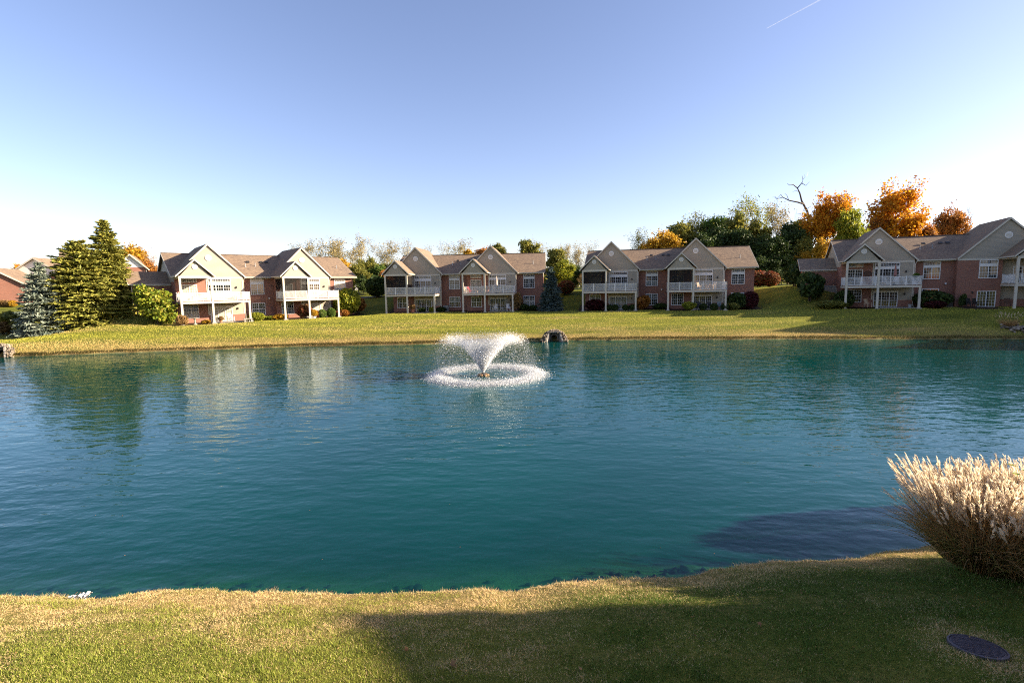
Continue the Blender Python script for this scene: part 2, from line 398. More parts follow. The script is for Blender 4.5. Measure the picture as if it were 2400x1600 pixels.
for h in (1, 4):
    k_ = 0.5 if h == 1 else 1.0
    ctl += [(*hw(h, -1.4, 3.4)[:2], POSE[h][2] + 2.55 * k_), (*hw(h, -4.6, 3.2)[:2], POSE[h][2] + 2.7 * k_), (*hw(h, -5.5, 9)[:2], POSE[h][2] + 2.9 * k_), (*hw(h, -1.6, -1.5)[:2], POSE[h][2] + 0.1)]
ctl += [(*hw(6, x, y)[:2], -0.95) for x in (0, 12, 25) for y in (-0.3, 7, 15)]
ctl += [(*hw(2, -2.5, 2)[:2], POSE[2][2] + 0.9), (*hw(2, -3, 8)[:2], POSE[2][2] + 2.3), (*hw(3, -2.5, 2)[:2], POSE[3][2] + 0.7), (*hw(3, -3, 8)[:2], POSE[3][2] + 2.2),
        (*hw(3, 27.5, 3)[:2], POSE[3][2] + 0.9), (*hw(3, 28, 9)[:2], POSE[3][2] + 2.6), (*hw(2, 27.5, 4)[:2], POSE[2][2] + 0.8), (*hw(1, 27.5, 3)[:2], POSE[1][2] + 0.4),
        (-57, 63, -4.5), (-64, 66, -4.4), (-72, 74, -3.9), (-70, 60, -4.7), (-95, 90, -1.6), (-110, 110, -0.9), (-60, 100, -0.8), (-20, 110, -0.8), (20, 112, -0.6), (60, 112, -0.4), (100, 108, -0.3), (-28, 98, -1.6),
        (7, 101, -0.9), (47, 92, -0.7), (100, 75, -1.5), (-90, 60, -4.6), (-120, 80, -2.5), (120, 80, -1.5)]
CT = np.array(ctl); CX, CZ = CT[:, :2], CT[:, 2]
def tps(r2): return np.where(r2 > 1e-9, 0.5 * r2 * np.log(r2 + 1e-12), 0)
def fit():
    n = len(CX); d = CX[:, None] - CX[None]; K = tps((d ** 2).sum(2) / 900.0) + np.eye(n) * 0.002
    Pm = np.c_[np.ones(n), CX / 30.0]; A = np.zeros((n + 3, n + 3)); A[:n, :n] = K; A[:n, n:] = Pm; A[n:, :n] = Pm.T
    return np.linalg.solve(A, np.r_[CZ, 0, 0, 0])
WT = fit()
def far_h(X, Y):
    P = np.stack([np.clip(X.ravel(), -125, 125), np.clip(Y.ravel(), 40, 116)], 1)
    out = np.full(len(P), ZW); need = np.nonzero(Y.ravel() > 26)[0]
    for i in range(0, len(need), 20000):
        q = P[need[i:i + 20000]]; d2 = ((q[:, None, 0] - CX[None, :, 0]) ** 2 + (q[:, None, 1] - CX[None, :, 1]) ** 2) / 900.0
        out[need[i:i + 20000]] = tps(d2) @ WT[:-3] + WT[-3] + q @ WT[-2:] / 30.0
    return out.reshape(X.shape)
def height(X, Y, D=None):
    X = np.asarray(X, float); Y = np.asarray(Y, float)
    if D is None: D = sdist(X, Y)
    d = np.maximum(D, 0)
    lip = 0.12 * np.clip(d / 0.10, 0, 1)
    nearz = ZW + lip + 1.60 * (1 - np.exp(-d / 4.0)) + 0.05 * (vnoise(X, Y, 1.1, 3) - 0.5) * np.clip(d / 0.6, 0, 1)
    k = np.clip((Y - 26) / 14.0, 0, 1); k = k * k * (3 - 2 * k)
    farz = np.minimum(far_h(X, Y), ZW + 0.10 + lip * 1.2 + d * 0.55) + 0.05 * (vnoise(X, Y, 2.3, 5) - 0.5)
    farz = np.maximum(farz, ZW + lip)
    land = nearz * (1 - k) + farz * k
    bed = ZW - 0.12 * np.clip(-D / 0.06, 0, 1) - np.minimum(np.maximum(-D, 0) * 0.26, 2.6) + 0.05 * (vnoise(X, Y, 0.7, 8) - 0.5)
    return np.where(D >= 0, land, bed)
def ground_z(x, y): return float(height(np.array([x]), np.array([y]))[0])
def spot(px, py):
    """where the sight line through a pixel meets the ground"""
    r = ray(px, py); ts = np.linspace(4, 130, 900); P = ts[:, None] * r
    H = height(P[:, 0], P[:, 1]); i = int(np.argmax(P[:, 2] <= H))
    return tuple(P[i, :2]) + (float(H[i]),)
def lines(a, b, step): return list(np.arange(a, b - 1e-6, step))
xs = [-6000, -2500, -1200, -600, -350, -220] + lines(-160, -60, 4) + lines(-60, -14, 0.75) + lines(-14, 13, 0.18) + lines(13, 66, 0.75) + lines(66, 160, 4) + [160, 220, 350, 600, 1200, 2500, 6000]
ys = [-3000, -800, -300, -100, -50, -30, -20] + lines(-12, 3, 1.5) + lines(3, 11.4, 0.11) + lines(11.4, 16, 0.4) + lines(16, 46, 1.5) + lines(46, 62, 0.3) + lines(62, 116, 0.9) + [116, 130, 160, 220, 350, 600, 1200, 2500, 8000]
GX, GY = np.meshgrid(np.array(xs), np.array(ys))
GD = sdist(GX, GY); GZ = height(GX, GY, GD)
ny, nx = GX.shape
idx = np.arange(nx * ny).reshape(ny, nx)
GF = np.stack([idx[:-1, :-1], idx[:-1, 1:], idx[1:, 1:], idx[1:, :-1]], -1).reshape(-1, 4)
dryness = np.clip(np.exp(-np.maximum(GD, 0) / 3.2), 0, 1) * np.where(GY > 26, 0.9, 0.75)
dryness = np.where((GX > 38) & (GY > 26), dryness * 0.6 + 0.25 * vnoise(GX, GY, 2.5, 2), dryness)
bedf = np.clip(-GD / 0.15, 0, 1)
mulch = np.zeros_like(GX)
for h in (1, 2, 3, 4):
    X, Y, Z, a = POSE[h]; c, s = math.cos(a), math.sin(a)
    lx = c * (GX - X) + s * (GY - Y); ly = -s * (GX - X) + c * (GY - Y)
    wob = 0.7 * (vnoise(GX, GY, 2.0, h) - 0.5)
    for x0, x1, y0 in ((-1.2, 3.9, -4.9), (8.2, 12.6, -2.2), (12.2, 16.4, -4.9), (20.8, 26.3, -2.4)):
        q = np.minimum(np.minimum(lx - x0, x1 - lx), ly - y0 + wob)
        mulch = np.maximum(mulch, np.clip(q / 0.3, 0, 1) * (ly < 2))
mulch = np.maximum(mulch, np.clip(1 - np.abs(GD - 0.02) / 0.09, 0, 1) * 0.9)
tint = np.stack([dryness, bedf, mulch, np.ones_like(GX)], -1).reshape(-1, 4)
gm = quads_mesh('ground', np.stack([GX, GY, GZ], -1).reshape(-1, 3), GF, m_ground(), True, tint)
go = link('ground', gm); go['kind'] = 'structure'

# ------------------------------------------------------------------ pond
wxs = lines(-100, -14, 2.0) + lines(-14, 13, 0.3) + lines(13, 88, 2.0)
wys = lines(8.8, 13.5, 0.15) + lines(13.5, 45, 1.0) + lines(45, 58, 0.5)
WX, WY = np.meshgrid(np.array(wxs), np.array(wys)); WD = sdist(WX, WY)
depth = np.clip(ZW - height(WX, WY, WD), 0, 9)
turb = 1 - np.exp(-depth / 0.36); turb = np.where(WD > 0, 0, turb)
ny, nx = WX.shape; idx = np.arange(nx * ny).reshape(ny, nx)
WF = np.stack([idx[:-1, :-1], idx[:-1, 1:], idx[1:, 1:], idx[1:, :-1]], -1).reshape(-1, 4)
keep = (WD.ravel()[WF].min(1) < 0.8)
wm = quads_mesh('pond', np.stack([WX, WY, np.full_like(WX, ZW)], -1).reshape(-1, 3), WF[keep], m_water(), True, np.stack([turb] * 3 + [np.ones_like(turb)], -1).reshape(-1, 4))
wob_ = link('pond', wm); wob_['kind'] = 'structure'

# ------------------------------------------------------------------ houses
def frame(mb, x0, x1, z0, z1, y, w=0.08, d=0.05):
    mb.box(x0, x0 + w, y - d, y + 0.02, z0, z1); mb.box(x1 - w, x1, y - d, y + 0.02, z0, z1)
    mb.box(x0 + w, x1 - w, y - d, y + 0.02, z0, z0 + w); mb.box(x0 + w, x1 - w, y - d, y + 0.02, z1 - w, z1)
def window(par, x0, x1, z0, z1, y, cols=2, split=None, grid=(3, 2), mats=None, lowgrid=True, name='window', seed=0):
    """frame with sashes: each sash pane is a piece of its own, the glazing bars are another"""
    f = MB(); frame(f, x0, x1, z0, z1, y, 0.085, 0.06)
    g = MB(); panes = []
    w = (x1 - x0 - 0.17 - 0.09 * (cols - 1)) / cols
    for c in range(cols):
        a = x0 + 0.085 + c * (w + 0.09); b = a + w
        if c: f.box(a - 0.09, a, y - 0.055, y + 0.02, z0 + 0.085, z1 - 0.085)
        zz = [z0 + 0.085, z1 - 0.085] if split is None else [z0 + 0.085, split - 0.03, split + 0.03, z1 - 0.085]
        if split is not None: f.box(a, b, y - 0.05, y + 0.02, split - 0.03, split + 0.03)
        for k in range(0, len(zz), 2):
            panes.append((a, b, zz[k], zz[k + 1], k))
            if k == 0 and split is not None and not lowgrid: continue
            gx, gz = grid
            for i in range(1, gx): q = a + w * i / gx; g.box(q - 0.013, q + 0.013, y - 0.035, y - 0.012, zz[k], zz[k + 1])
            for i in range(1, gz): q = zz[k] + (zz[k + 1] - zz[k]) * i / gz; g.box(a, b, y - 0.036, y - 0.013, q - 0.013, q + 0.013)
    wo = f.build(name, WHITE, par)
    rr = random.Random(int(x0 * 100 + z0 * 37 + seed * 911))
    mats = mats or [GLASS]
    for a, b, c, d, k in panes:
        m = mats[min(k // 2, len(mats) - 1)] if len(mats) > 1 else mats[0]
        MB().poly([(a, y - 0.006, c), (b, y - 0.006, c), (b, y - 0.006, d), (a, y - 0.006, d)]).build('pane', m, wo)
    if g.v: g.build('glazing_bars', WHITE, wo)
    return wo
def gable_vent(par, x, y, z, r=0.36):
    k = 8; b = MB(); pts = [(x + r * math.cos(2 * math.pi * (j + 0.5) / k), y, z + r * math.sin(2 * math.pi * (j + 0.5) / k)) for j in range(k)]
    b.slab(pts, (0, -0.07, 0)); o = b.build('gable_vent', WHITE, par)
    q = MB()
    for j in range(5):
        zz = z - 0.2 + 0.1 * j; hw_ = math.sqrt(max(0, (r * 0.7) ** 2 - (zz - z) ** 2)); q.box(x - hw_, x + hw_, y - 0.1, y - 0.07, zz - 0.025, zz + 0.02)
    q.build('louvre', TRIM, o)
def wall_lamp(par, x, y, z):
    b = MB(); b.box(x - 0.05, x + 0.05, y - 0.03, y, z - 0.1, z + 0.08); b.lathe([(0.04, z - 0.16), (0.085, z - 0.1), (0.1, z + 0.08), (0.02, z + 0.16)], 8, (x, y - 0.12)); b.build('wall_lamp', DARKM, par)
def railing(par, pts, z0, z1, name='railing'):
    a = MB(); b = MB()
    for (xa, ya), (xb, yb) in zip(pts[:-1], pts[1:]):
        L = math.hypot(xb - xa, yb - ya)
        a.bar((xa, ya, z1), (xb, yb, z1), 0.09, 0.06); a.bar((xa, ya, z0 + 0.11), (xb, yb, z0 + 0.11), 0.05, 0.05)
        n = max(1, round(L / 1.75))
        for i in range(n + 1): t = i / n; a.bar((xa + (xb - xa) * t, ya + (yb - ya) * t, z0), (xa + (xb - xa) * t, ya + (yb - ya) * t, z1 + 0.08), 0.1)
        m = int(L / 0.118)
        for i in range(1, m): t = i / m; x, y = xa + (xb - xa) * t, ya + (yb - ya) * t; b.bar((x, y, z0 + 0.1), (x, y, z1), 0.042)
    o = a.build(name, WHITE, par); b.build('balusters', WHITE, o)
def unit(h, ox, feet, screened=False, mats=(GLASS,), porch=(0.0, 3.51, 8.0), wide=None, rear=True):
    """one dwelling: gabled wall, porch gable, deck on posts, windows.  ox: offset along the front"""
    p0, p1, p2 = (ox + q for q in porch)
    xc = ox + T['xbg']; wb = T['wb']; zb = T['zbg']; x0, x1 = ox, ox + 8.18
    if wide: xc, wb, zb, x0, x1 = wide
    Yw, Yd, ze = T['Yw'], T['Yd'], T['ze']
    gl = list(mats)
    # siding part of the wall and the gable above
    s0 = ox + 3.7
    if not wide:
        MB().box(s0, x1 - 0.12, Yw - 0.03, Yw + 0.4, 0.98, 6.0).build('siding_wall', SIDING, h)
        MB().box(s0, x1, Yw - 0.04, Yw + 0.4, -1.2, 0.95).build('brick_plinth', BRICK, h)
        MB().box(s0 - 0.02, x1 + 0.02, Yw - 0.07, Yw, 0.95, 1.0).build('plinth_cap', TRIM, h)
        MB().box(x1 - 0.12, x1 + 0.02, Yw - 0.06, Yw + 0.1, 1.0, 6.0).build('corner_board', TRIM, h)
        MB().box(s0 - 0.11, s0, Yw - 0.05, Yw + 0.02, 0.98, 6.0).build('corner_board', TRIM, h)
    else:
        MB().box(17.25, x1, Yw + 0.5, Yw + 0.9, 0.98, 6.0).build('siding_wall', SIDING, h)
        MB().box(17.2, x1, Yw + 0.49, Yw + 0.9, -1.2, 0.95).build('brick_plinth', BRICK, h)
    # gable triangle
    zi = zb - 0.25
    MB().slab([(x0 + 0.02, Yw - 0.025, 6.0), (x1, Yw - 0.025, 6.0), (x1, Yw - 0.025, zi - (x1 - xc)), (xc, Yw - 0.025, zi), (x0 + 0.02, Yw - 0.025, zi - (xc - x0))], (0, 0.2, 0)).build('gable_siding', SIDING, h)
    MB().box(x0, x1 + 0.02, Yw - 0.06, Yw - 0.02, 5.98, 6.2).build('trim_band', TRIM, h)
    # roof of the gable: runs back over the main ridge and ends in a hip
    Yg = T['Yg']; k = (zb - ze) / wb; ye = T['Yr'] + 1.13
    r = MB(); hy = T['Yr'] + 3.53; hz = zb - 2.4 * k; vx = (zb - T['zri']) / k
    for sgn in (-1, 1):
        pts = [(xc + sgn * wb, Yg, ze), (xc, Yg, zb), (xc, ye, zb), (xc + sgn * 2.4, hy, hz), (xc + sgn * vx, T['Yr'], T['zri']), (xc + sgn * wb, -0.29, ze)]
        r.slab(pts, (0, 0, -0.14))
    r.slab([(xc, ye, zb), (xc + 2.4, hy, hz), (xc - 2.4, hy, hz)], (0, 0, -0.14))
    r.build('gable_roof', ROOF, h)
    tr = MB()
    for sgn in (-1, 1): tr.slab([(xc + sgn * wb, Yg - 0.03, ze + 0.01), (xc, Yg - 0.03, zb + 0.01), (xc, Yg - 0.03, zb - 0.25), (xc + sgn * wb, Yg - 0.03, ze - 0.22)], (0, -0.04, 0))
    tr.build('rake_board', TRIM, h)
    fa = MB(); fa.box(xc + wb - 0.14, xc + wb + 0.1, Yg - 0.02, -0.2, ze - 0.24, ze - 0.04); fa.build('gutter', TRIM, h)
    gable_vent(h, xc, Yw - 0.03, zb - 1.95 if not wide else zb - 2.2, 0.42)
    # porch gable
    px, wp, zp, Yp = (p0 + p1) / 2, T['wp'], T['zpg'], T['Yp']; kp = (zp - ze) / wp
    yb = -0.775 if not wide else Yw + 0.4
    rr_ = MB()
    rr_.slab([(px - wp, Yp, ze), (px, Yp, zp), (px, yb, zp), (px - wp, yb, ze)], (0, 0, -0.12))
    rr_.slab([(px + wp, Yp, ze), (px, Yp, zp), (px, yb + 0.15, zp), (px + wp, yb + 0.15, ze)], (0, 0, -0.12))
    rr_.build('porch_roof', ROOF, h)
    tr = MB()
    for sgn in (-1, 1): tr.slab([(px + sgn * wp, Yp - 0.03, ze + 0.01), (px, Yp - 0.03, zp + 0.01), (px, Yp - 0.03, zp - 0.22), (px + sgn * wp, Yp - 0.03, ze - 0.2)], (0, -0.04, 0))
    tr.build('rake_board', TRIM, h)
    MB().slab([(p0 - 0.1, Yd - 0.06, 6.1), (p1 + 0.1, Yd - 0.06, 6.1), (px, Yd - 0.06, zp - 0.24)], (0, 0.12, 0)).build('gable_siding', SIDING, h)
    MB().box(p0 - 0.12, p1 + 0.12, Yd - 0.09, Yd + 0.1, 5.94, 6.22).build('porch_beam', TRIM, h)
    sb = MB(); sb.box(p0 - 0.12, p0 + 0.08, Yd + 0.1, Yw, 5.94, 6.22); sb.box(p1 - 0.08, p1 + 0.12, Yd + 0.1, Yw, 5.94, 6.22); sb.build('porch_beam', TRIM, h)
    MB().box(p0 + 0.08, p1 - 0.08, Yd + 0.1, Yw - 0.01, 6.0, 6.06).build('porch_ceiling', SOFFIT, h)
    gu = MB(); gu.box(px - wp - 0.1, px - wp + 0.06, Yp + 0.05, yb, ze - 0.16, ze - 0.02); gu.build('gutter', TRIM, h)
    gu = MB(); gu.box(px + wp - 0.06, px + wp + 0.1, Yp + 0.05, yb, ze - 0.16, ze - 0.02); gu.build('gutter', TRIM, h)
    gable_vent(h, px, Yd - 0.06, zp - 1.02, 0.34)
    # deck on posts
    MB().box(p0 - 0.1, p2 + 0.12, Yd - 0.1, Yw - 0.03, 2.9, 2.95).build('deck_floor', DECKM, h)
    fb = MB(); fb.box(p0 - 0.08, p2 + 0.1, Yd - 0.1, Yd + 0.02, 2.65, 2.9); fb.box(p2 + 0.0, p2 + 0.1, Yd + 0.02, Yw - 0.03, 2.65, 2.9); fb.box(p0 - 0.08, p0 + 0.02, Yd + 0.02, Yw - 0.03, 2.65, 2.9)
    fb.build('deck_fascia', TRIM, h)
    jo = MB()
    for i in range(12):
        x = p0 + 0.3 + i * (p2 - p0 - 0.4) / 11; jo.box(x - 0.02, x + 0.02, Yd + 0.05, Yw - 0.05, 2.7, 2.88)
    jo.build('joists', DECKM, h)
    for q, (xp, zt) in enumerate(((p0, 5.94), (p1, 5.94), (p2 - 0.05, 2.65))):
        if wide and q == 2: continue
        b = MB(); b.box(xp - 0.12, xp + 0.12, Yd - 0.115, Yd + 0.115, feet[q] - 0.4, zt); b.box(xp - 0.15, xp + 0.15, Yd - 0.145, Yd + 0.145, feet[q] - 0.4, feet[q] + 0.16)
        b.build('post', TRIM, h)
        MB().box(xp - 0.28, xp + 0.28, Yd - 0.28, Yd + 0.28, feet[q] - 0.5, feet[q] + 0.05).build('post_footing', CONC, h)
    railing(h, [(p0 + 0.02, Yw - 0.2), (p0 + 0.02, Yd), (p2 + 0.06, Yd), (p2 + 0.06, Yw - 0.2)], 2.95, 4.05)
    if screened:
        MB().box(p0 + 0.12, p1 - 0.12, Yd + 0.05, Yd + 0.06, 2.97, 5.93).build('insect_screen', SCREEN, h)
        MB().box(p0 + 0.06, p0 + 0.07, Yd + 0.12, Yw - 0.05, 2.97, 5.93).build('insect_screen', SCREEN, h)
        MB().box(p1 + 0.05, p1 + 0.06, Yd + 0.12, Yw - 0.05, 2.97, 5.93).build('insect_screen', SCREEN, h)
        fr = MB(); fr.box(p0 + 0.12, p1 - 0.12, Yd + 0.04, Yd + 0.08, 4.98, 5.02) if False else fr.box(p1 - 0.02, p1 + 0.1, Yw - 0.6, Yw - 0.5, 2.95, 5.94)
        fr.build('screen_frame', TRIM, h)
    # openings
    y = Yw
    if not wide:
        window(h, ox + 0.67, ox + 2.48, 0.6, 2.42, y, 2, 1.5, (3, 2), gl)
        window(h, ox + 0.67, ox + 2.48, 2.97, 5.2, y, 2, None, (3, 5), [gl[0]], name='sliding_door')
        window(h, ox + 0.67, ox + 2.48, 5.46, 5.94, y, 1, None, (6, 2), [GLASS], name='transom')
        window(h, ox + 3.84, ox + 6.58, 0.02, 2.03, y - 0.04, 3, None, (3, 5), [gl[-1]], name='sliding_door')
        MB().box(ox + 3.74, ox + 6.68, y - 0.09, y - 0.03, 2.03, 2.18).build('door_head', TRIM, h)
        window(h, ox + 3.79, ox + 6.62, 3.35, 5.2, y - 0.04, 3, 4.25, (3, 2), gl)
        window(h, ox + 3.79, ox + 6.62, 5.44, 5.96, y - 0.04, 1, None, (9, 2), [GLASS], name='transom')
        MB().box(ox + 3.79, ox + 6.62, y - 0.07, y - 0.03, 5.2, 5.44).build('window_panel', WHITE, h)
        wall_lamp(h, ox + 7.3, y - 0.03, 4.75); wall_lamp(h, ox + 7.3, y - 0.03, 1.75)
    else:
        window(h, 14.9, 16.75, 3.65, 5.25, y, 2, 4.4, (3, 2), gl); MB().box(14.9, 16.75, y - 0.05, y + 0.01, 5.25, 5.46).build('window_panel', WHITE, h)
        window(h, 14.9, 16.75, 5.46, 5.98, y, 1, None, (6, 2), [GLASS], name='transom')
        window(h, 14.88, 16.77, 0.02, 2.04, y, 2, None, (3, 5), [GLASS], name='sliding_door')
        wall_lamp(h, 14.4, y, 1.85); window(h, 18.4, 20.2, 2.97, 5.1, Yw + 0.5, 2, None, (3, 5), [GLASS], name='sliding_door')
    # downpipe at the right corner of the gable wall
    MB().tube([(x1 + 0.28, Yg + 0.1, 6.05), (x1 + 0.1, Yw - 0.04, 5.75), (x1 + 0.1, Yw - 0.04, 0.15), (x1 + 0.15, Yw - 0.3, 0.05)], 0.045, 6).build('downpipe', TRIM, h)
def pair(h, x0, y, gl, lower=True):
    window(h, x0, x0 + 1.85, 3.65, 5.26, y, 2, 4.42, (3, 2), gl)
    MB().box(x0, x0 + 1.85, y - 0.05, y + 0.01, 5.26, 5.46).build('window_panel', WHITE, h)
    window(h, x0, x0 + 1.85, 5.46, 5.96, y, 1, None, (6, 2), [GLASS], name='transom')
    MB().box(x0 - 0.03, x0 + 1.88, y - 0.09, y, 3.57, 3.65).build('sill', BRICK, h)
    if lower:
        window(h, x0, x0 + 1.85, 0.6, 2.42, y, 2, 1.52, (3, 2), gl[::-1] if len(gl) > 1 else gl)
        MB().box(x0 - 0.03, x0 + 1.88, y - 0.09, y, 0.52, 0.6).build('sill', BRICK, h)
def house(n, label, feet, scr, mats, annex=False, second='same', xend=25.25, group='two-storey houses across the pond'):
    h = thing('house', label, 'house', POSE[n][:3], POSE[n][3], group)
    L, Ym, Yw, Yr, zri, ze = T['L'], T['Ym'], T['Yw'], T['Yr'], T['zri'], T['ze']
    ux1 = 8.18; vx0, vx1 = L, L + 8.18
    if second == 'wide': vx0, vx1 = 12.7, 22.3; xend = 25.0
    w = MB()
    w.box(0, 3.72, Yw, 14.2, -1.5, 6.12)
    w.box(3.72, ux1 - 0.02, Yw + 0.35, 14.19, -1.5, 6.11)
    w.box(ux1 - 0.02, vx0, Ym, 14.18, -1.5, 6.1)
    if second == 'wide': w.box(vx0, 17.2, Yw, 14.2, -1.5, 6.12); w.box(17.2, vx1, Yw + 0.85, 14.19, -1.5, 6.11)
    else: w.box(vx0, vx0 + 3.72, Yw, 14.2, -1.5, 6.12); w.box(vx0 + 3.72, vx1 - 0.02, Yw + 0.35, 14.19, -1.5, 6.11)
    w.box(vx1 - 0.02, xend, Ym, 14.18, -1.5, 6.1)
    w.build('brick_wall', BRICK, h)
    r = MB(); xa, xb = -0.37, xend + 0.4
    r.slab([(xa, -0.29, ze), (xb, -0.29, ze), (xb, Yr, zri), (xa, Yr, zri)], (0, 0, -0.14))
    r.slab([(xa, 14.63, ze), (xb, 14.63, ze), (xb, Yr, zri), (xa, Yr, zri)], (0, 0, -0.14))
    r.build('main_roof', ROOF, h)
    rc = MB(); rc.bar((xa, Yr, zri + 0.02), (xb, Yr, zri + 0.02), 0.34, 0.06); rc.build('ridge_cap', ROOF, h)
    for a, b in ((ux1 + 0.5, vx0 - (0.5 if second != 'wide' else -0.2)), (vx1 + 0.4, xb - 0.02)):
        MB().box(a, b, -0.42, -0.27, ze - 0.17, ze - 0.03).build('gutter', TRIM, h)
        MB().box(a - 0.3, b - 0.1 if b < xb - 1 else xend, -0.27, Ym + 0.02, ze - 0.24, ze - 0.19).build('soffit', TRIM, h)
        MB().box(a - 0.3, b if b < xb - 1 else xend - 0.02, Ym - 0.05, Ym - 0.005, 5.99, ze - 0.24).build('frieze_board', TRIM, h)
    # gable ends
    for x, sg in ((-0.03, -1), (xend + 0.01, 1)):
        MB().slab([(x, 0.0 if sg < 0 else Ym, 5.6), (x, 14.2, 5.6), (x, 14.2, 6.2), (x, Yr, zri - 0.18), (x, 0.0 if sg < 0 else Ym, 6.2)], (0.02 * sg, 0, 0)).build('end_gable_siding', SIDING, h)
        e = xa if sg < 0 else xb
        t = MB()
        for yy in (-0.29, 14.63): t.slab([(e, yy, ze + 0.005), (e, Yr, zri + 0.005), (e, Yr, zri - 0.24), (e, yy, ze - 0.22)], (0.04 * sg, 0, 0))
        t.build('rake_board', TRIM, h)
    unit(h, 0.0, feet[0], scr[0], mats[0])
    if second == 'wide': unit(h, 17.2, feet[1], scr[1], mats[1], (0.0, 3.5, 5.1), (17.5, 4.9, 11.2, 12.7, 22.3))
    else: unit(h, L, feet[1], scr[1], mats[1])
    pair(h, 9.43, Ym, list(mats[2])); 
    if second != 'wide': pair(h, 9.43 + L, Ym, list(mats[3]))
    # patios, vents, pipes
    MB().box(3.9, 8.1, -3.6, Yw - 0.05, -0.4, 0.0).build('patio', CONC, h)
    if second == 'wide': MB().box(13.6, 22.2, -3.2, Yw - 0.02, -0.4, 0.0).build('patio', CONC, h)
    else: MB().box(3.9 + L, 8.1 + L, -3.6, Yw - 0.05, -0.4, 0.0).build('patio', CONC, h)
    for x, y in ((9.6, 3.0), (11.0, 3.2), (23.6, 2.9)):
        z = ze + 0.48 * (y + 0.29); b = MB(); b.lathe([(0.16, z - 0.1), (0.06, z + 0.06), (0.05, z + 0.5), (0.05, z + 0.52)], 8, (x, y)); b.build('vent_pipe', GREYM, h)
    for x in (12.2, 13.0, 10.3):
        y = 4.4; z = ze + 0.48 * (y + 0.29); MB().slab([(x - 0.22, y - 0.2, z - 0.02), (x + 0.22, y - 0.2, z - 0.02), (x + 0.22, y + 0.2, z + 0.2), (x - 0.22, y + 0.2, z + 0.2)], (0, 0, 0.1)).build('roof_vent', DARKM, h)
    fl = MB(); fl.lathe([(0.02, 2.92), (0.11, 2.95), (0.11, 3.12), (0.02, 3.16)], 8, (11.9, Ym - 0.12)); fl.build('flood_light', WHITE, h)
    if annex:
        b = MB(); b.box(-4.5, -0.01, 3.0, 9.0, -1.5, 5.3); b.slab([(-4.5, 3.0, 5.3), (-4.5, 9.0, 5.3), (-4.5, 6.0, 6.95)], (0.2, 0, 0)); b.build('wing_wall', BRICK, h)
        b = MB(); b.slab([(-4.8, 2.7, 5.36), (-0.02, 2.7, 5.36), (-0.02, 6.0, 7.14), (-4.8, 6.0, 7.14)], (0, 0, -0.13)); b.slab([(-4.8, 9.3, 5.36), (-0.02, 9.3, 5.36), (-0.02, 6.0, 7.14), (-4.8, 6.0, 7.14)], (0, 0, -0.13)); b.build('wing_roof', ROOF, h)
        b = MB(); b.box(-4.8, -0.05, 2.56, 2.69, 5.2, 5.34); b.build('gutter', TRIM, h)
        MB().box(-4.5, -0.05, 2.95, 2.99, 5.05, 5.24).build('frieze_board', TRIM, h)
        t = MB()
        for yy in (2.7, 9.3): t.slab([(-4.8, yy, 5.37), (-4.8, 6.0, 7.15), (-4.8, 6.0, 6.95), (-4.8, yy, 5.17)], (-0.04, 0, 0))
        t.build('rake_board', TRIM, h)
        MB().tube([(-4.42, 2.6, 5.2), (-4.42, 2.93, 4.95), (-4.42, 2.93, 2.9)], 0.045, 6).build('downpipe', TRIM, h)
        MB().box(-4.52, -0.02, 2.97, 3.2, 2.0, 3.0).build('foundation', CONC, h)
        for i in range(5): MB().box(-0.10, 0.0, -0.45 + i * 0.68, 0.23 + i * 0.68, -1.0, 0.25 + i * 0.6).build('stepped_footing', CONC, h)
    else:
        pass
    return h
F0 = ((-0.1, -0.1, -0.1), (-0.1, -0.1, -0.1))
house(1, 'sunlit cream-gabled brick house at the left, its front turned towards the sun', ((-0.30, 0.05, 0.1), (0.0, 0.0, 0.0)), (False, True), ((CURT, GLASS, CURT), (BLIND, GLASS, CURT), (GLASS,), (BLIND,)), annex=True)
house(2, 'shaded brick house behind the fountain, a blue spruce at its right end', ((-0.24, -0.2, -0.12), (-0.04, -0.04, -0.1)), (True, False), ((GLASS,), (GLASS,), (BLIND, GLASS), (GLASS, GLASS, BLIND)))
house(3, 'shaded brick house right of centre with the tall autumn wood behind it', ((-0.1, -0.07, 0.0), (-0.02, 0.0, 0.0)), (True, True), ((BLIND, GLASS, BLIND), (GLASS,), (BLIND, GLASS), (GLASS,)))
house(4, 'brick house at the right edge with a wide second gable cut by the frame', ((-0.14, -0.13, -0.02), (-0.33, -0.3, -0.2)), (False, False), ((GLASS,), (GLASS,), (GLASS,), (GLASS,)), annex=True, second='wide')
house(6, 'brick house outside the picture at the right whose shadow crosses the far bank', F0, (False, False), ((GLASS,), (GLASS,), (GLASS,), (GLASS,)), group=None)
house(7, 'brick house behind the viewpoint, from whose deck the picture is taken', F0, (False, False), ((GLASS,), (GLASS,), (GLASS,), (GLASS,)), group=None)
T0 = dict(T); T.update(Yp=-2.25, Yd=-1.95)          # porch made shallower so its shadow leaves a sunlit strip on the bank
house(5, 'brick house beside the viewpoint, outside the picture, whose shadow falls on the near lawn', F0, (False, False), ((GLASS,), (GLASS,), (GLASS,), (GLASS,)), group=None)
T.update(T0)

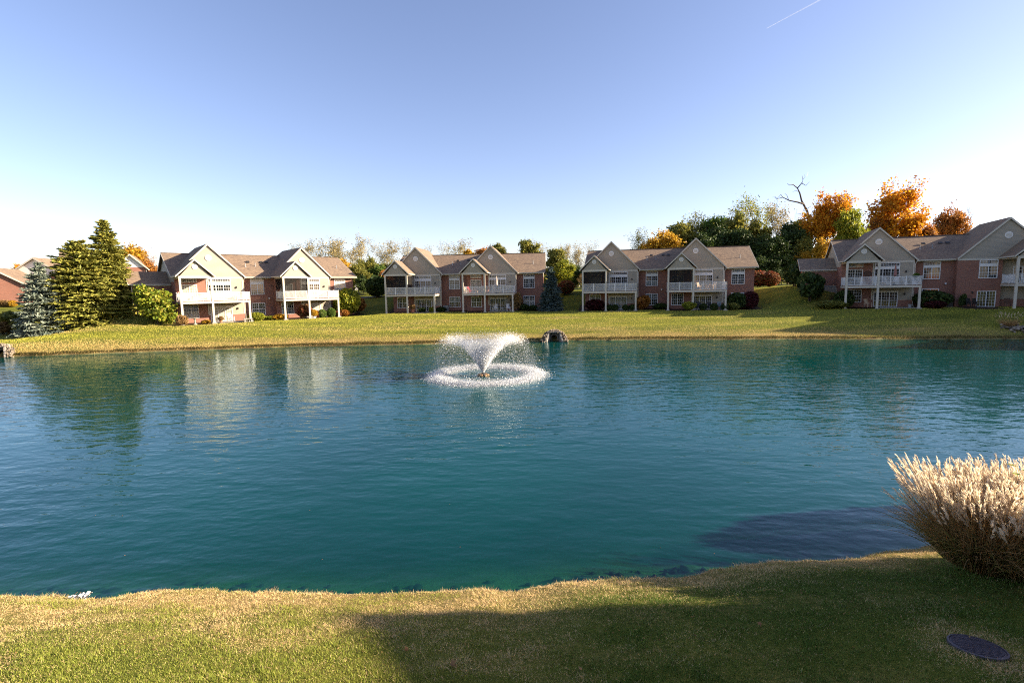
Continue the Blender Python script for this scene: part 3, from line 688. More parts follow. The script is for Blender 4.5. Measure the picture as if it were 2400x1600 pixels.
# ------------------------------------------------------------------ background cottages at the left
def cottage(label, loc, rz, w, d, hwall, hroof, wall, brick_front=False, win=True):
    h = thing('cottage', label, 'house', loc, rz, 'brown-roofed houses beyond the left lawn')
    MB().box(-w / 2, w / 2, 0, d, -1.5, hwall).build('brick_wall', BRICK, h)
    for y0, dy in ((0.0, 0.06), (d - 0.06, 0.06)): MB().slab([(-w / 2, y0 - 0.02, hwall - 0.02), (w / 2, y0 - 0.02, hwall - 0.02), (0, y0 - 0.02, hwall + hroof - 0.1)], (0, dy, 0)).build('gable_siding', wall, h)
    r = MB(); k = hroof / (w / 2)
    for s in (-1, 1): r.slab([(s * (w / 2 + 0.5), -0.5, hwall - 0.5 * k), (0, -0.5, hwall + hroof), (0, d + 0.5, hwall + hroof), (s * (w / 2 + 0.5), d + 0.5, hwall - 0.5 * k)], (0, 0, 0.14))
    r.build('roof', ROOF, h)
    t = MB()
    for s in (-1, 1): t.slab([(s * (w / 2 + 0.5), -0.53, hwall - 0.5 * k + 0.15), (0, -0.53, hwall + hroof + 0.15), (0, -0.53, hwall + hroof - 0.15), (s * (w / 2 + 0.5), -0.53, hwall - 0.5 * k - 0.12)], (0, -0.05, 0))
    t.build('rake_board', TRIM, h)
    for s in (-1, 1): MB().box(s * (w / 2 + 0.42), s * (w / 2 + 0.54), -0.4, d + 0.4, hwall - 0.5 * k - 0.14, hwall - 0.5 * k + 0.02).build('gutter', WHITE, h)
    for s in (-1, 1): MB().tube([(s * (w / 2 + 0.05), -0.07, hwall - 0.2), (s * (w / 2 + 0.05), -0.07, -0.4)], 0.06, 6).build('downpipe', WHITE, h)
    if win:
        window(h, -0.9, 0.9, 0.9, 2.4, -0.02, 2, 1.6, (3, 2), [GLASS])
    return h
def px_of(x): return x
def place_bg(px, py_base, Y): 
    p = at_y(px, py_base, Y); return (p[0], p[1], ground_z(p[0], p[1]))
b = place_bg(2, 700, 92); cottage('brick gable end of a cottage cut by the left edge of the picture', (b[0] - 1.2, b[1], b[2]), R(28), 9.0, 14, 3.6, 3.0, BRICK, win=False)
b = place_bg(92, 700, 104); cottage('cottage with a pale grey gable rising behind the blue spruce', b, R(10), 10.5, 16, 4.9, 3.6, WALLW)
b = place_bg(160, 700, 112); cottage('cottage of which only the brown roof shows left of the tall conifers', b, R(-60), 8, 7, 6.6, 3.6, WALLW, win=False)
b = place_bg(314, 700, 104); cottage('cottage with a small white gable between tall conifer and sunlit house', (b[0], b[1], b[2]), R(30), 5.0, 9, 6.4, 2.5, WALLW, win=False)
b = place_bg(15, 690, 125); cottage('long low brown roof far behind the cottage at the left edge', (b[0] - 6, b[1], b[2]), R(80), 9, 26, 4.4, 3.2, BRICK, win=False)

# ------------------------------------------------------------------ foliage builders
def leaf_mesh(name, C, size, mat, rng, asp=0.6, up=0.0, dirs=None):
    """one small folded quad for each centre"""
    n = len(C); s = size * rng.uniform(0.65, 1.35, n)[:, None]
    a = rng.normal(size=(n, 3)) if dirs is None else dirs + rng.normal(size=(n, 3)) * 0.35
    a[:, 2] *= (1 - up); a /= np.linalg.norm(a, axis=1)[:, None] + 1e-9
    b = np.cross(a, rng.normal(size=(n, 3))); b /= np.linalg.norm(b, axis=1)[:, None] + 1e-9
    nn = np.cross(a, b)
    V = np.stack([C - a * s, C - b * s * asp + nn * s * 0.15, C + a * s, C + b * s * asp + nn * s * 0.15], 1).reshape(-1, 3)
    F = np.arange(4 * n).reshape(n, 4)
    return quads_mesh(name, V, F, mat)
def grow(rng, H, trunk_r, base, spread, up, levels=3, kids=(5, 4, 4), lean=0.05, fork=0.25, thin=0.55, ratio=(0.55, 0.5, 0.5)):
    """a branching skeleton; returns tubes and twig points"""
    segs = []; tips = []
    def br(p, d, L, r, lv):
        n = 6 if lv == 0 else 4
        pts = [p.copy()]; rad = [r]; q = p.copy(); dd = d.copy()
        for i in range(n):
            dd = dd + rng.normal(size=3) * (0.06 if lv == 0 else 0.16) + np.array((0, 0, up * (0.0 if lv == 0 else 0.10)))
            dd /= np.linalg.norm(dd); q = q + dd * L / n; pts.append(q.copy()); rad.append(max(0.012, r * (1 - (i + 1) / n * (0.75 if lv == 0 else 0.85))))
            t = (i + 1) / n
            if lv < levels and t > (base if lv == 0 else fork):
                m = kids[lv] / n / (1 - (base if lv == 0 else fork)); m = int(m) + (rng.random() < m % 1)
                for _ in range(m):
                    az = rng.uniform(0, 2 * math.pi); s_ = spread * rng.uniform(0.7, 1.3)
                    side = np.array((math.cos(az), math.sin(az), 0)); nd = dd * math.cos(s_) + (side - dd * (side @ dd)) * math.sin(s_)
                    nd[2] += up * 0.25; nd /= np.linalg.norm(nd)
                    br(q, nd, L * ratio[lv] * rng.uniform(0.7, 1.15) * (1.1 - 0.35 * t if lv == 0 else 1), max(0.012, rad[-1] * thin), lv + 1)
            if lv >= levels - 1 and t > 0.4: tips.append(q.copy())
        segs.append((pts, rad, 6 if lv == 0 else (4 if lv == 1 else 3)))
    br(np.zeros(3), np.array((rng.normal() * lean, rng.normal() * lean, 1.0)), H, trunk_r, 0)
    return segs, np.array(tips)
def wood_mesh(name, segs, mat):
    b = MB()
    for pts, rad, k in segs: b.tube(pts, rad, k, cap=False)
    me = bpy.data.meshes.new(name); me.from_pydata(b.v, [], b.f); me.polygons.foreach_set('use_smooth', [True] * len(b.f)); me.materials.append(mat); return me
PROTO = {}
def norm(segs, tips, H):
    """scale the skeleton so that its top is at H"""
    zt = max(p[2] for s in segs for p in s[0]); k = H / zt
    return [([p * k for p in s[0]], [r * k for r in s[1]], s[2]) for s in segs], tips * k
def decid(key, seed, H=10.0, trunk_r=0.14, base=0.35, spread=0.7, up=0.7, levels=3, kids=(7, 5, 4), leaves=7, sigma=0.3, size=0.16, keep=1.0, topbare=None, bark=BARK, flat=1.0, lean=0.05, ratio=(0.5, 0.5, 0.5)):
    rng = np.random.default_rng(seed)
    segs, tips = grow(rng, H, trunk_r, base, spread, up, levels, kids, lean=lean, ratio=ratio); segs, tips = norm(segs, tips, H)
    if keep < 1: tips = tips[rng.random(len(tips)) < keep]
    if topbare is not None: tips = tips[(tips[:, 2] < H * topbare) | (rng.random(len(tips)) < 0.22)]
    C = np.repeat(tips, leaves, 0) + rng.normal(size=(len(tips) * leaves, 3)) * np.array((sigma, sigma, sigma * 0.7 * flat))
    PROTO[key] = (wood_mesh('trunk_' + key, segs, bark), leaf_mesh('crown_' + key, C, size, BARK, rng, 0.62) if leaves else None)
# --- conifers
def conifer(key, seed, H, Rb, levels=40, droop=0.25, size=0.24, per=12, density=9, power=0.85, bark=BARK, low=0.03):
    rng = np.random.default_rng(seed); segs = []; C = []; Dv = []
    segs.append(([np.array((0, 0, -0.3)), np.array((0, 0, H * 0.5)), np.array((0, 0, H))], [H * 0.016, H * 0.009, 0.015], 6))
    for i in range(levels):
        t = (i + rng.uniform(-0.3, 0.3)) / levels; t = min(max(t, 0), 0.985); z = H * (low + (1 - low) * t)
        Lb = Rb * (1 - t) ** power * (1.0 if t > 0.06 else 0.88) + 0.12
        n = max(4, int(per * (0.45 + 0.55 * (1 - t)))); a0 = rng.uniform(0, 6.28)
        for j in range(n):
            a = a0 + 6.283 * j / n + rng.normal() * 0.2; L = Lb * rng.uniform(0.66, 1.16); z = H * (low + (1 - low) * min(0.985, max(0, t + rng.normal() * 1.6 / levels)))
            d = np.array((math.cos(a), math.sin(a), 0.0)); pts = []
            lift = 0.35 * (t - 0.25)
            for s in np.linspace(0, 1, 5): pts.append(np.array((0, 0, z)) + d * L * s + np.array((0, 0, L * (lift * s - droop * s * (1 - 0.45 * s)))))
            segs.append((pts, [0.035 * (1 - t) + 0.012, 0.025, 0.018, 0.012, 0.006], 3))
            m = max(3, int(density * L))
            for s in np.linspace(0.18, 1.0, m):
                k = s * 4; i0 = min(3, int(k)); p = pts[i0] + (pts[i0 + 1] - pts[i0]) * (k - i0)
                side = np.array((-d[1], d[0], 0)); wdt = 0.32 * L * (1.0 - s * 0.75) + 0.08
                for sg in (-1, 1):
                    for _ in range(2):
                        u = rng.uniform(0.1, 1.0); C.append(p + side * sg * wdt * u + np.array((0, 0, -0.10 * u * rng.uniform(0, 1.6)))); Dv.append(d * 0.8 + side * sg * 0.6 + np.array((0, 0, -0.1 + 0.3 * t)))
    for _ in range(int(260 * H)):
        t = 1 - math.sqrt(rng.random()); Lb = Rb * (1 - t) ** power; a = rng.uniform(0, 6.283); r = Lb * rng.uniform(0.45, 0.98); d = np.array((math.cos(a), math.sin(a), 0.0))
        C.append(d * r + np.array((0, 0, H * (low + (1 - low) * t) - droop * r * 0.5 + rng.normal() * 0.15))); Dv.append(d * 0.6 + np.array((rng.normal() * 0.4, rng.normal() * 0.4, rng.normal() * 0.55)))
    C = np.array(C); Dv = np.array(Dv); Dv /= np.linalg.norm(Dv, axis=1)[:, None]
    PROTO[key] = (wood_mesh('trunk_' + key, segs, bark), leaf_mesh('crown_' + key, C, size, BARK, rng, 0.30, 0, Dv))
def shrub(key, seed, n=1500, size=0.09, lumps=14, rough=0.18, stems=7, hole=0.0):
    """unit shrub: about 1 m wide and 1 m high"""
    rng = np.random.default_rng(seed); segs = []
    for i in range(stems):
        a = rng.uniform(0, 6.28); r = rng.uniform(0.1, 0.38)
        segs.append(([np.array((math.cos(a) * 0.04, math.sin(a) * 0.04, -0.05)), np.array((math.cos(a) * r * 0.5, math.sin(a) * r * 0.5, 0.35)), np.array((math.cos(a) * r, math.sin(a) * r, 0.75))], [0.018, 0.012, 0.005], 4))
    L = rng.normal(size=(lumps, 3)); L /= np.linalg.norm(L, axis=1)[:, None]; L[:, 2] = np.abs(L[:, 2]) * 1.0 - 0.25
    d = rng.normal(size=(n, 3)); d /= np.linalg.norm(d, axis=1)[:, None]
    bump = np.max(d @ L.T, axis=1); rad = 0.5 * (1 - rough + rough * 1.6 * np.clip(bump, 0, 1) ** 3) * rng.uniform(0.62, 1.0, n) ** 0.5
    C = d * rad[:, None]; C[:, 2] = np.maximum(C[:, 2] * 1.02 + 0.5, 0.02)
    PROTO[key] = (wood_mesh('stems_' + key, segs, BARK), leaf_mesh('foliage_' + key, C, size, BARK, rng, 0.6))
def put(name, key, mat, label, cat, loc, sc=1.0, rz=0.0, group=None, parts=('trunk', 'crown'), bark=None, tilt=None):
    o = thing(name, label, cat, loc, rz, group, sc)
    if tilt: o.rotation_euler = (tilt[0], tilt[1], rz)
    w, c = PROTO[key]
    a = link(parts[0], w, o)
    if bark: a.material_slots[0].link = 'OBJECT'; a.material_slots[0].material = bark
    if c is not None:
        l = link(parts[1], c, o); l.material_slots[0].link = 'OBJECT'; l.material_slots[0].material = mat
    return o
# leaf colours
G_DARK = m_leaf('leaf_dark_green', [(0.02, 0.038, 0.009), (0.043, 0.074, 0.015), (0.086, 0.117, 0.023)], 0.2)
G_MID = m_leaf('leaf_mid_green', [(0.045, 0.09, 0.018), (0.108, 0.18, 0.027), (0.216, 0.27, 0.045)], 0.35)
G_OLIVE = m_leaf('leaf_olive', [(0.1, 0.12, 0.028), (0.22, 0.22, 0.044), (0.38, 0.32, 0.06)], 0.4)
G_YEL = m_leaf('leaf_yellow_green', [(0.122, 0.163, 0.016), (0.272, 0.299, 0.027), (0.462, 0.408, 0.041)], 0.4)
G_LIME = m_leaf('leaf_lime', [(0.068, 0.122, 0.014), (0.19, 0.258, 0.025), (0.408, 0.435, 0.041), (0.49, 0.381, 0.082)], 0.4)
G_STRAW = m_leaf('leaf_straw', [(0.13, 0.11, 0.03), (0.27, 0.21, 0.055), (0.36, 0.27, 0.10)], 0.45)
G_SPARSE = m_leaf('leaf_sparse_yellow', [(0.22, 0.19, 0.07), (0.42, 0.34, 0.14), (0.56, 0.43, 0.22)], 0.4)
G_GOLD = m_leaf('leaf_gold', [(0.336, 0.182, 0.017), (0.588, 0.336, 0.028), (0.728, 0.476, 0.056)], 0.45)
G_ORANGE = m_leaf('leaf_orange', [(0.42, 0.15, 0.012), (0.72, 0.32, 0.02), (0.82, 0.46, 0.035)], 0.5)
G_RUST = m_leaf('leaf_rust', [(0.208, 0.08, 0.022), (0.432, 0.176, 0.032), (0.544, 0.272, 0.056)], 0.4)
G_BROWN = m_leaf('leaf_brown', [(0.176, 0.096, 0.04), (0.32, 0.192, 0.072), (0.464, 0.288, 0.112)], 0.35)
G_RED = m_leaf('leaf_red', [(0.14, 0.06, 0.03), (0.30, 0.06, 0.035), (0.26, 0.13, 0.05), (0.12, 0.12, 0.035)], 0.4)
G_PLUM = m_leaf('leaf_plum', [(0.03, 0.006, 0.008), (0.07, 0.012, 0.014), (0.11, 0.02, 0.02)], 0.3)
N_NORWAY = m_leaf('needle_olive', [(0.123, 0.143, 0.027), (0.259, 0.254, 0.046), (0.451, 0.388, 0.081)], 0.12)
N_BLUE = m_leaf('needle_blue', [(0.106, 0.138, 0.109), (0.2, 0.24, 0.19), (0.324, 0.342, 0.261)], 0.1)
N_BLUED = m_leaf('needle_deep_blue', [(0.042, 0.072, 0.072), (0.084, 0.126, 0.12), (0.144, 0.186, 0.168)], 0.1)

conifer('spruce_blue', 3, 8.0, 2.9, 34, 0.16, 0.20, 17, 10)
conifer('spruce_tall', 5, 14.0, 4.5, 50, 0.12, 0.25, 18, 9, 0.74)
conifer('spruce_broad', 8, 11.5, 5.4, 46, 0.10, 0.25, 19, 9, 0.60)
conifer('spruce_deep', 11, 8.0, 2.4, 36, 0.14, 0.18, 17, 10, 0.8)
for i in range(5): decid('sparse%d' % i, 20 + i, 13.0, 0.13, 0.42, 0.60, 0.9, 3, (11, 6, 5), 2, 0.42, 0.125, 0.85, bark=PBARK, lean=0.1)
for i in range(3): decid('wisp%d' % i, 40 + i, 13.0, 0.12, 0.40, 0.55, 1.0, 3, (10, 6, 5), 1, 0.36, 0.11, 0.7, bark=PBARK, lean=0.12)
for i in range(4): decid('dense%d' % i, 50 + i, 9.0, 0.16, 0.16, 0.85, 0.5, 3, (11, 6, 4), 8, 0.42, 0.20)
for i in range(3): decid('maple%d' % i, 60 + i, 14.0, 0.24, 0.20, 0.72, 0.75, 3, (16, 7, 5), 7, 0.38, 0.19, topbare=(0.80, 0.86, 0.92)[i])
for i in range(2): decid('bare%d' % i, 70 + i, 13.0, 0.17, 0.3, 0.55, 0.9, 3, (10, 6, 5), 0, bark=BARK)
decid('cedar', 75, 8.0, 0.1, 0.05, 0.45, 1.0, 2, (30, 6), 14, 0.25, 0.16)
decid('leafy_big', 78, 5.0, 0.12, 0.08, 0.95, 0.35, 3, (12, 6, 4), 7, 0.22, 0.16)
shrub('shrub0', 1, 1700, 0.075); shrub('shrub1', 2, 1300, 0.095, 10, 0.3); shrub('shrub2', 3, 2400, 0.055, 18, 0.10); shrub('shrub3', 4, 900, 0.10, 9, 0.4, 9)
SHP = ('stems', 'foliage')

# ------------------------------------------------------------------ trees
def tree_at(name, key, mat, label, cat, px, top_py, Y, H0, wk=1.0, rz=None, group=None, bark=None, dz=0.0):
    """a tree at distance Y whose top reaches pixel row top_py"""
    p = at_y(px, top_py, Y); z = ground_z(p[0], p[1]) + dz; k = (p[2] - z) / H0
    return put(name, key, mat, label, cat, (p[0], p[1], z - 0.1), (k * wk, k * wk, k), rz if rz is not None else (px * 0.37) % 6.28, group, bark=bark)
CG = 'conifers by the left house'
tree_at('spruce_tree', 'spruce_blue', N_BLUE, 'silvery blue spruce, leftmost conifer on the far lawn', 'spruce', 88, 612, 61.0, 8.0, 0.95, group=CG)
tree_at('spruce_tree', 'spruce_tall', N_NORWAY, 'tallest olive green spruce, its pointed top above the left houses', 'spruce', 240, 512, 67.0, 14.0, 0.95, group=CG)
tree_at('spruce_tree', 'spruce_broad', N_NORWAY, 'broad bushy olive spruce standing in front of the tallest one', 'spruce', 178, 562, 64.5, 11.5, 1.0, group=CG)
tree_at('spruce_tree', 'spruce_deep', N_BLUED, 'dark blue spruce standing alone between the second and third house', 'spruce', 1291, 624, 79.5, 8.0, 1.0)
put('bushy_tree', 'leafy_big', G_LIME, 'low spreading lime green tree in front of the sunlit house', 'tree', (lambda p: (p[0], p[1], p[2] - 0.9))(spot(372, 760)), (1.12, 1.12, 1.16), 0.4)
LT = 'trees beyond the left houses'
tree_at('autumn_tree', 'dense0', G_GOLD, 'round golden tree right behind the tallest spruce', 'tree', 296, 572, 112, 9.0, 1.0, group=LT)
tree_at('autumn_tree', 'wisp0', G_RUST, 'thin bare-topped rust tree left of the sunlit house roof', 'tree', 372, 580, 112, 13.0, 1.0, group=LT)
tree_at('autumn_tree', 'dense2', G_RUST, 'low rusty tree between golden tree and sunlit house roof', 'tree', 345, 612, 108, 9.0, 1.0, group=LT)
tree_at('autumn_tree', 'dense1', G_ORANGE, 'small orange treetop peeping over the far left roofs', 'tree', 58, 618, 130, 9.0, 0.9, group=LT)
# thin trees behind the second house
ST = 'thin yellowing trees behind the houses'
for px, top, Y, key, wk, lab in (
    (672, 566, 118, 'wisp1', 1.2, 'wispy tree showing left of the second gable of the sunlit house'),
    (722, 562, 122, 'sparse0', 1.1, 'thin leaning tree just right of the sunlit house second gable'),
    (762, 552, 116, 'sparse1', 1.25, 'arching thin tree above the right roof of the sunlit house'),
    (800, 556, 121, 'sparse2', 1.1, 'yellowing tree above the right end of the sunlit house roof'),
    (833, 543, 114, 'sparse3', 1.0, 'tallest thin tree in the gap beside the sunlit house'),
    (870, 556, 120, 'wisp2', 1.1, 'wispy pale tree right of the tallest thin tree in the gap'),
    (902, 560, 117, 'sparse4', 1.0, 'thin tree above the porch gable of the second house'),
    (938, 558, 121, 'wisp0', 1.1, 'feathery tree left of the first big gable of the second house'),
    (1018, 572, 126, 'wisp1', 1.0, 'low feathery treetop right of the second house first gable'),
    (1042, 562, 124, 'wisp2', 1.1, 'spindly treetop above the middle roof of the second house'),
    (1078, 561, 121, 'sparse0', 1.0, 'yellowing treetop over the middle roof of the second house'),
    (1212, 556, 122, 'wisp0', 1.2, 'bare-twigged tree between two dark cedars over the second house'),
    (1262, 566, 124, 'wisp1', 0.9, 'faint treetop at the right end of the second house roof'),
    (1322, 566, 112, 'sparse1', 0.9, 'speckled thin tree rising right of the dark blue spruce'),
    (1352, 562, 115, 'sparse2', 0.9, 'speckled thin tree in the gap before the third house'),
    (1388, 562, 113, 'wisp2', 1.1, 'speckled tree just left of the third house first gable'),
    (1445, 574, 130, 'sparse3', 0.8, 'treetop tip just right of the third house first gable'),):
    tree_at('thin_tree', key, G_SPARSE, lab, 'tree', px, top, Y, 13.0, wk, group=ST)
tree_at('autumn_tree', 'dense1', G_RUST, 'red-orange treetop beside the second gable of the second house', 'tree', 1128, 584, 122, 9.0, 1.0)
tree_at('cedar_tree', 'cedar', G_OLIVE, 'narrow green cedar just right of the second house second gable', 'cedar', 1174, 570, 112, 8.0, 0.8)
tree_at('cedar_tree', 'cedar', G_OLIVE, 'conical cedar above the right end of the second house roof', 'cedar', 1244, 562, 110, 8.0, 1.0, rz=2.0)
tree_at('cedar_tree', 'cedar', G_GOLD, 'golden cedar top left of the second house second gable', 'cedar', 1104, 584, 114, 8.0, 0.9, rz=1.0)
# understorey in the gap between first and second house
UG = 'dark trees in the gap between the first two houses'
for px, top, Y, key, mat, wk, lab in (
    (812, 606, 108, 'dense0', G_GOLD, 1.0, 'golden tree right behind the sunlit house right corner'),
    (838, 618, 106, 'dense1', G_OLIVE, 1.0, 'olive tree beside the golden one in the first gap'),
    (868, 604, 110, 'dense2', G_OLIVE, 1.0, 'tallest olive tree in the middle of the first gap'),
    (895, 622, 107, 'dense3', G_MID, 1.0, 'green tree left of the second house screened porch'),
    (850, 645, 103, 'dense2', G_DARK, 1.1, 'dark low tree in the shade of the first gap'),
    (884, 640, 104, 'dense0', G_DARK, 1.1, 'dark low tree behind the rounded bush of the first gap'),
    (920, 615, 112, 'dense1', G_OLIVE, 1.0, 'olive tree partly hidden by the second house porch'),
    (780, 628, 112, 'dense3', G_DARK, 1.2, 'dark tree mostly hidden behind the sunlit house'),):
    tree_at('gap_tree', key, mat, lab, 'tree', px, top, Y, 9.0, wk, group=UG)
put('round_bush', 'shrub0', G_DARK, 'clipped dark bush with reddish top left of the second house', 'bush', place_bg(886, 690, 97), (4.6, 4.0, 4.2), 0.3, parts=SHP)
put('round_bush', 'shrub1', G_RUST, 'rusty bush tucked behind the second house porch', 'bush', place_bg(905, 690, 99), (3.6, 3.2, 5.2), 1.3, parts=SHP)
# gap between second and third house
tree_at('gap_tree', 'dense3', G_YEL, 'sunlit yellow-green tree behind the dark blue spruce', 'tree', 1312, 612, 96, 9.0, 1.0)
tree_at('gap_tree', 'dense1', G_OLIVE, 'olive tree rising behind the yellow-green one in the middle gap', 'tree', 1298, 584, 108, 9.0, 0.9)
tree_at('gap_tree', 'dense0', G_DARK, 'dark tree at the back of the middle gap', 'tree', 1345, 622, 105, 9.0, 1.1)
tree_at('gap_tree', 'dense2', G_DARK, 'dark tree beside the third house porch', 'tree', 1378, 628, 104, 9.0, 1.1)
tree_at('gap_tree', 'wisp1', G_BROWN, 'small brownish tree in front of the dark ones left of the third house', 'tree', 1362, 640, 99, 13.0, 1.3)
put('round_bush', 'shrub0', G_RED, 'dark red bush behind the blue spruce in the middle gap', 'bush', place_bg(1328, 690, 92), (3.4, 3.0, 2.6), 0.3, parts=SHP)
# wood behind the third house
WD_ = 'trees of the wood behind the third house'
for px, top, Y, key, mat, wk, H0, lab in (
    (1518, 566, 112, 'dense0', G_GOLD, 0.75, 9.0, 'small golden tree at the left end of the wood'),
    (1500, 536, 118, 'sparse0', G_OLIVE, 0.8, 13.0, 'thin olive tree at the far left end of the wood'),
    (1545, 536, 116, 'sparse3', G_GOLD, 1.1, 13.0, 'golden-leaved tree left in the wood'),
    (1585, 526, 118, 'dense1', G_OLIVE, 0.9, 9.0, 'olive tree behind the golden one in the wood'),
    (1575, 545, 110, 'dense3', G_GOLD, 0.9, 9.0, 'low yellow tree above the third house ridge'),
    (1625, 506, 121, 'sparse1', G_OLIVE, 1.0, 13.0, 'tall airy olive tree above the third house second gable'),
    (1655, 494, 118, 'sparse4', G_OLIVE, 1.0, 13.0, 'taller airy tree right of the third house second gable'),
    (1702, 480, 122, 'sparse2', G_SPARSE, 0.9, 13.0, 'airy tree climbing towards the top of the wood'),
    (1742, 456, 118, 'sparse3', G_YEL, 0.85, 13.0, 'highest airy yellow-green tree in the middle of the wood'),
    (1785, 458, 120, 'sparse0', G_YEL, 0.9, 13.0, 'twin of the highest tree, just right of it'),
    (1822, 476, 117, 'sparse1', G_SPARSE, 0.85, 13.0, 'yellow airy tree at the right shoulder of the wood'),
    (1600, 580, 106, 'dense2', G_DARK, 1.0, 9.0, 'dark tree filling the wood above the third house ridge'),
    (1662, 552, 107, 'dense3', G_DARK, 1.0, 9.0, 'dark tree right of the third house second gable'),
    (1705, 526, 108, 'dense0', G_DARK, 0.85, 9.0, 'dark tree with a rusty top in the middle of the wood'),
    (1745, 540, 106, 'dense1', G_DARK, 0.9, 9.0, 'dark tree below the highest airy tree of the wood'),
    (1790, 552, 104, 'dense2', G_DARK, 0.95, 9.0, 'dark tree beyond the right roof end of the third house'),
    (1830, 560, 103, 'dense3', G_DARK, 0.95, 9.0, 'dark tree left of the orange maple foot'),
    (1768, 600, 100, 'dense0', G_DARK, 1.2, 9.0, 'low dark tree behind the red round bushes'),
    (1815, 610, 99, 'dense1', G_DARK, 1.2, 9.0, 'low dark tree right of the red round bushes'),
    (1850, 600, 102, 'dense2', G_MID, 1.0, 9.0, 'shaded green tree left of the fourth house wing'),
    (1870, 548, 106, 'dense0', G_OLIVE, 0.8, 9.0, 'brownish olive tree under the dead snag'),
    (1640, 590, 104, 'dense1', G_MID, 1.0, 9.0, 'green tree just over the third house right roof'),
    (1722, 505, 112, 'dense3', G_OLIVE, 0.7, 9.0, 'bushy olive tree half way up the wood'),
    (1880, 520, 112, 'dense1', G_OLIVE, 0.7, 9.0, 'olive tree right behind the dead snag stem'),
    (1850, 530, 110, 'dense3', G_DARK, 0.8, 9.0, 'dark tree just left of the dead snag stem'),
    (1770, 515, 116, 'dense2', G_OLIVE, 0.7, 9.0, 'olive tree between the two highest airy trees'),
    (1640, 530, 116, 'dense0', G_OLIVE, 0.8, 9.0, 'olive tree behind the third house second gable'),
    (1680, 512, 117, 'dense1', G_MID, 0.7, 9.0, 'green tree midway between gable and top of the wood'),
    (1855, 490, 124, 'bare0', G_OLIVE, 0.8, 13.0, 'leafless thin tree between the wood and the orange maple'),
    (1838, 505, 115, 'wisp2', G_BROWN, 1.0, 13.0, 'nearly bare brownish tree left of the dead snag'),):
    tree_at('wood_tree', key, mat, lab, 'tree', px, top, Y, H0, wk, group=WD_)
# maples and others behind the fourth house
MG = 'autumn trees behind the fourth house'
for px, top, Y, key, mat, wk, H0, lab in (
    (1936, 440, 108, 'maple0', G_ORANGE, 0.78, 14.0, 'orange maple with a thinning top right of the dead snag'),
    (2108, 414, 108, 'maple1', G_ORANGE, 0.92, 14.0, 'tallest blazing orange maple behind the fourth house'),
    (1990, 495, 104, 'dense1', G_YEL, 0.62, 9.0, 'yellow-green tree between the two orange maples'),
    (2040, 520, 110, 'dense3', G_RUST, 0.7, 9.0, 'rusty tree left of the tallest orange maple'),
    (2212, 476, 112, 'maple2', G_RUST, 0.78, 14.0, 'brown-orange tree right of the tallest maple'),
    (2185, 525, 108, 'dense0', G_RUST, 0.7, 9.0, 'low rust tree peeping over the fourth house roof'),
    (2265, 478, 116, 'bare1', G_RUST, 0.75, 13.0, 'leafless tree right of the brown-orange tree'),
    (2325, 498, 120, 'bare0', G_RUST, 0.6, 13.0, 'bare twigs showing over the fourth house second gable'),
    (1925, 560, 100, 'dense2', G_GOLD, 0.7, 9.0, 'golden olive tree behind the fourth house wing'),
    (1960, 575, 99, 'dense0', G_OLIVE, 0.7, 9.0, 'shaded olive tree above the fourth house wing roof'),
    (1895, 590, 101, 'dense3', G_GOLD, 0.8, 9.0, 'deep golden tree left above the fourth house wing'),):
    tree_at('autumn_tree', key, mat, lab, 'tree', px, top, Y, H0, wk, group=MG)
# dead snag: one leaning stem and a long bare limb
def snag():
    p = at_y(1892, 500, 112); z = ground_z(p[0], p[1]); k = 112 / FPX
    o = thing('dead_tree', 'dead leafless snag with one long bare limb beside the orange maple', 'dead tree', (p[0], p[1], z))
    def P(px, py): q = at_y(px, py, 112); return np.array((q[0] - p[0], (px * 7 % 5) * 0.12, q[2] - z))
    b = MB(); b.tube([(0.8, 0, -0.3), P(1898, 520), P(1893, 495), P(1882, 470), P(1876, 452), P(1872, 440)], [0.36, 0.28, 0.24, 0.19, 0.15, 0.11], 7); b.build('trunk', BARK, o, True)
    limbs = [([(1886, 478), (1870, 474), (1850, 470), (1836, 462), (1822, 466)], 0.2), ([(1872, 440), (1862, 432), (1850, 434), (1845, 430)], 0.12), ([(1872, 440), (1880, 428), (1884, 420), (1880, 412)], 0.12),
             ([(1880, 430), (1892, 434), (1898, 426)], 0.08), ([(1836, 462), (1830, 456), (1826, 462), (1816, 464)], 0.08), ([(1852, 470), (1846, 458), (1842, 452)], 0.07), ([(1888, 484), (1880, 500), (1868, 502)], 0.1), ([(1884, 420), (1888, 414), (1886, 408)], 0.05),
             ([(1876, 450), (1866, 446), (1858, 450)], 0.06), ([(1822, 466), (1818, 460), (1812, 462)], 0.05), ([(1890, 490), (1900, 484), (1904, 478)], 0.06)]
    for pts, r in limbs:
        n = len(pts); MB().tube([P(*q) for q in pts], [r * (1 - 0.75 * i / (n - 1)) for i in range(n)], 5).build('limb', BARK, o, True)
snag()
# far belt of trees that reads as one mass
def belt():
    rng = np.random.default_rng(5); n = 9000
    x = rng.uniform(-330, 330, n); lump = 5.5 + 2.5 * vnoise(x, x * 0, 14, 3) + 1.5 * vnoise(x, x * 0, 5, 4)
    y = 150 + 10 * rng.random(n) + 0.0009 * x * x * 0; z = -0.6 + lump * rng.random(n) ** 0.7 * np.where(np.abs(x) < 140, 0.75, 1.0)
    o = link('far_wood', leaf_mesh('far_wood', np.stack([x, y, z], 1), 1.1, G_OLIVE, rng, 0.7)); o['kind'] = 'stuff'; o['label'] = 'far band of trees on the horizon'
belt()

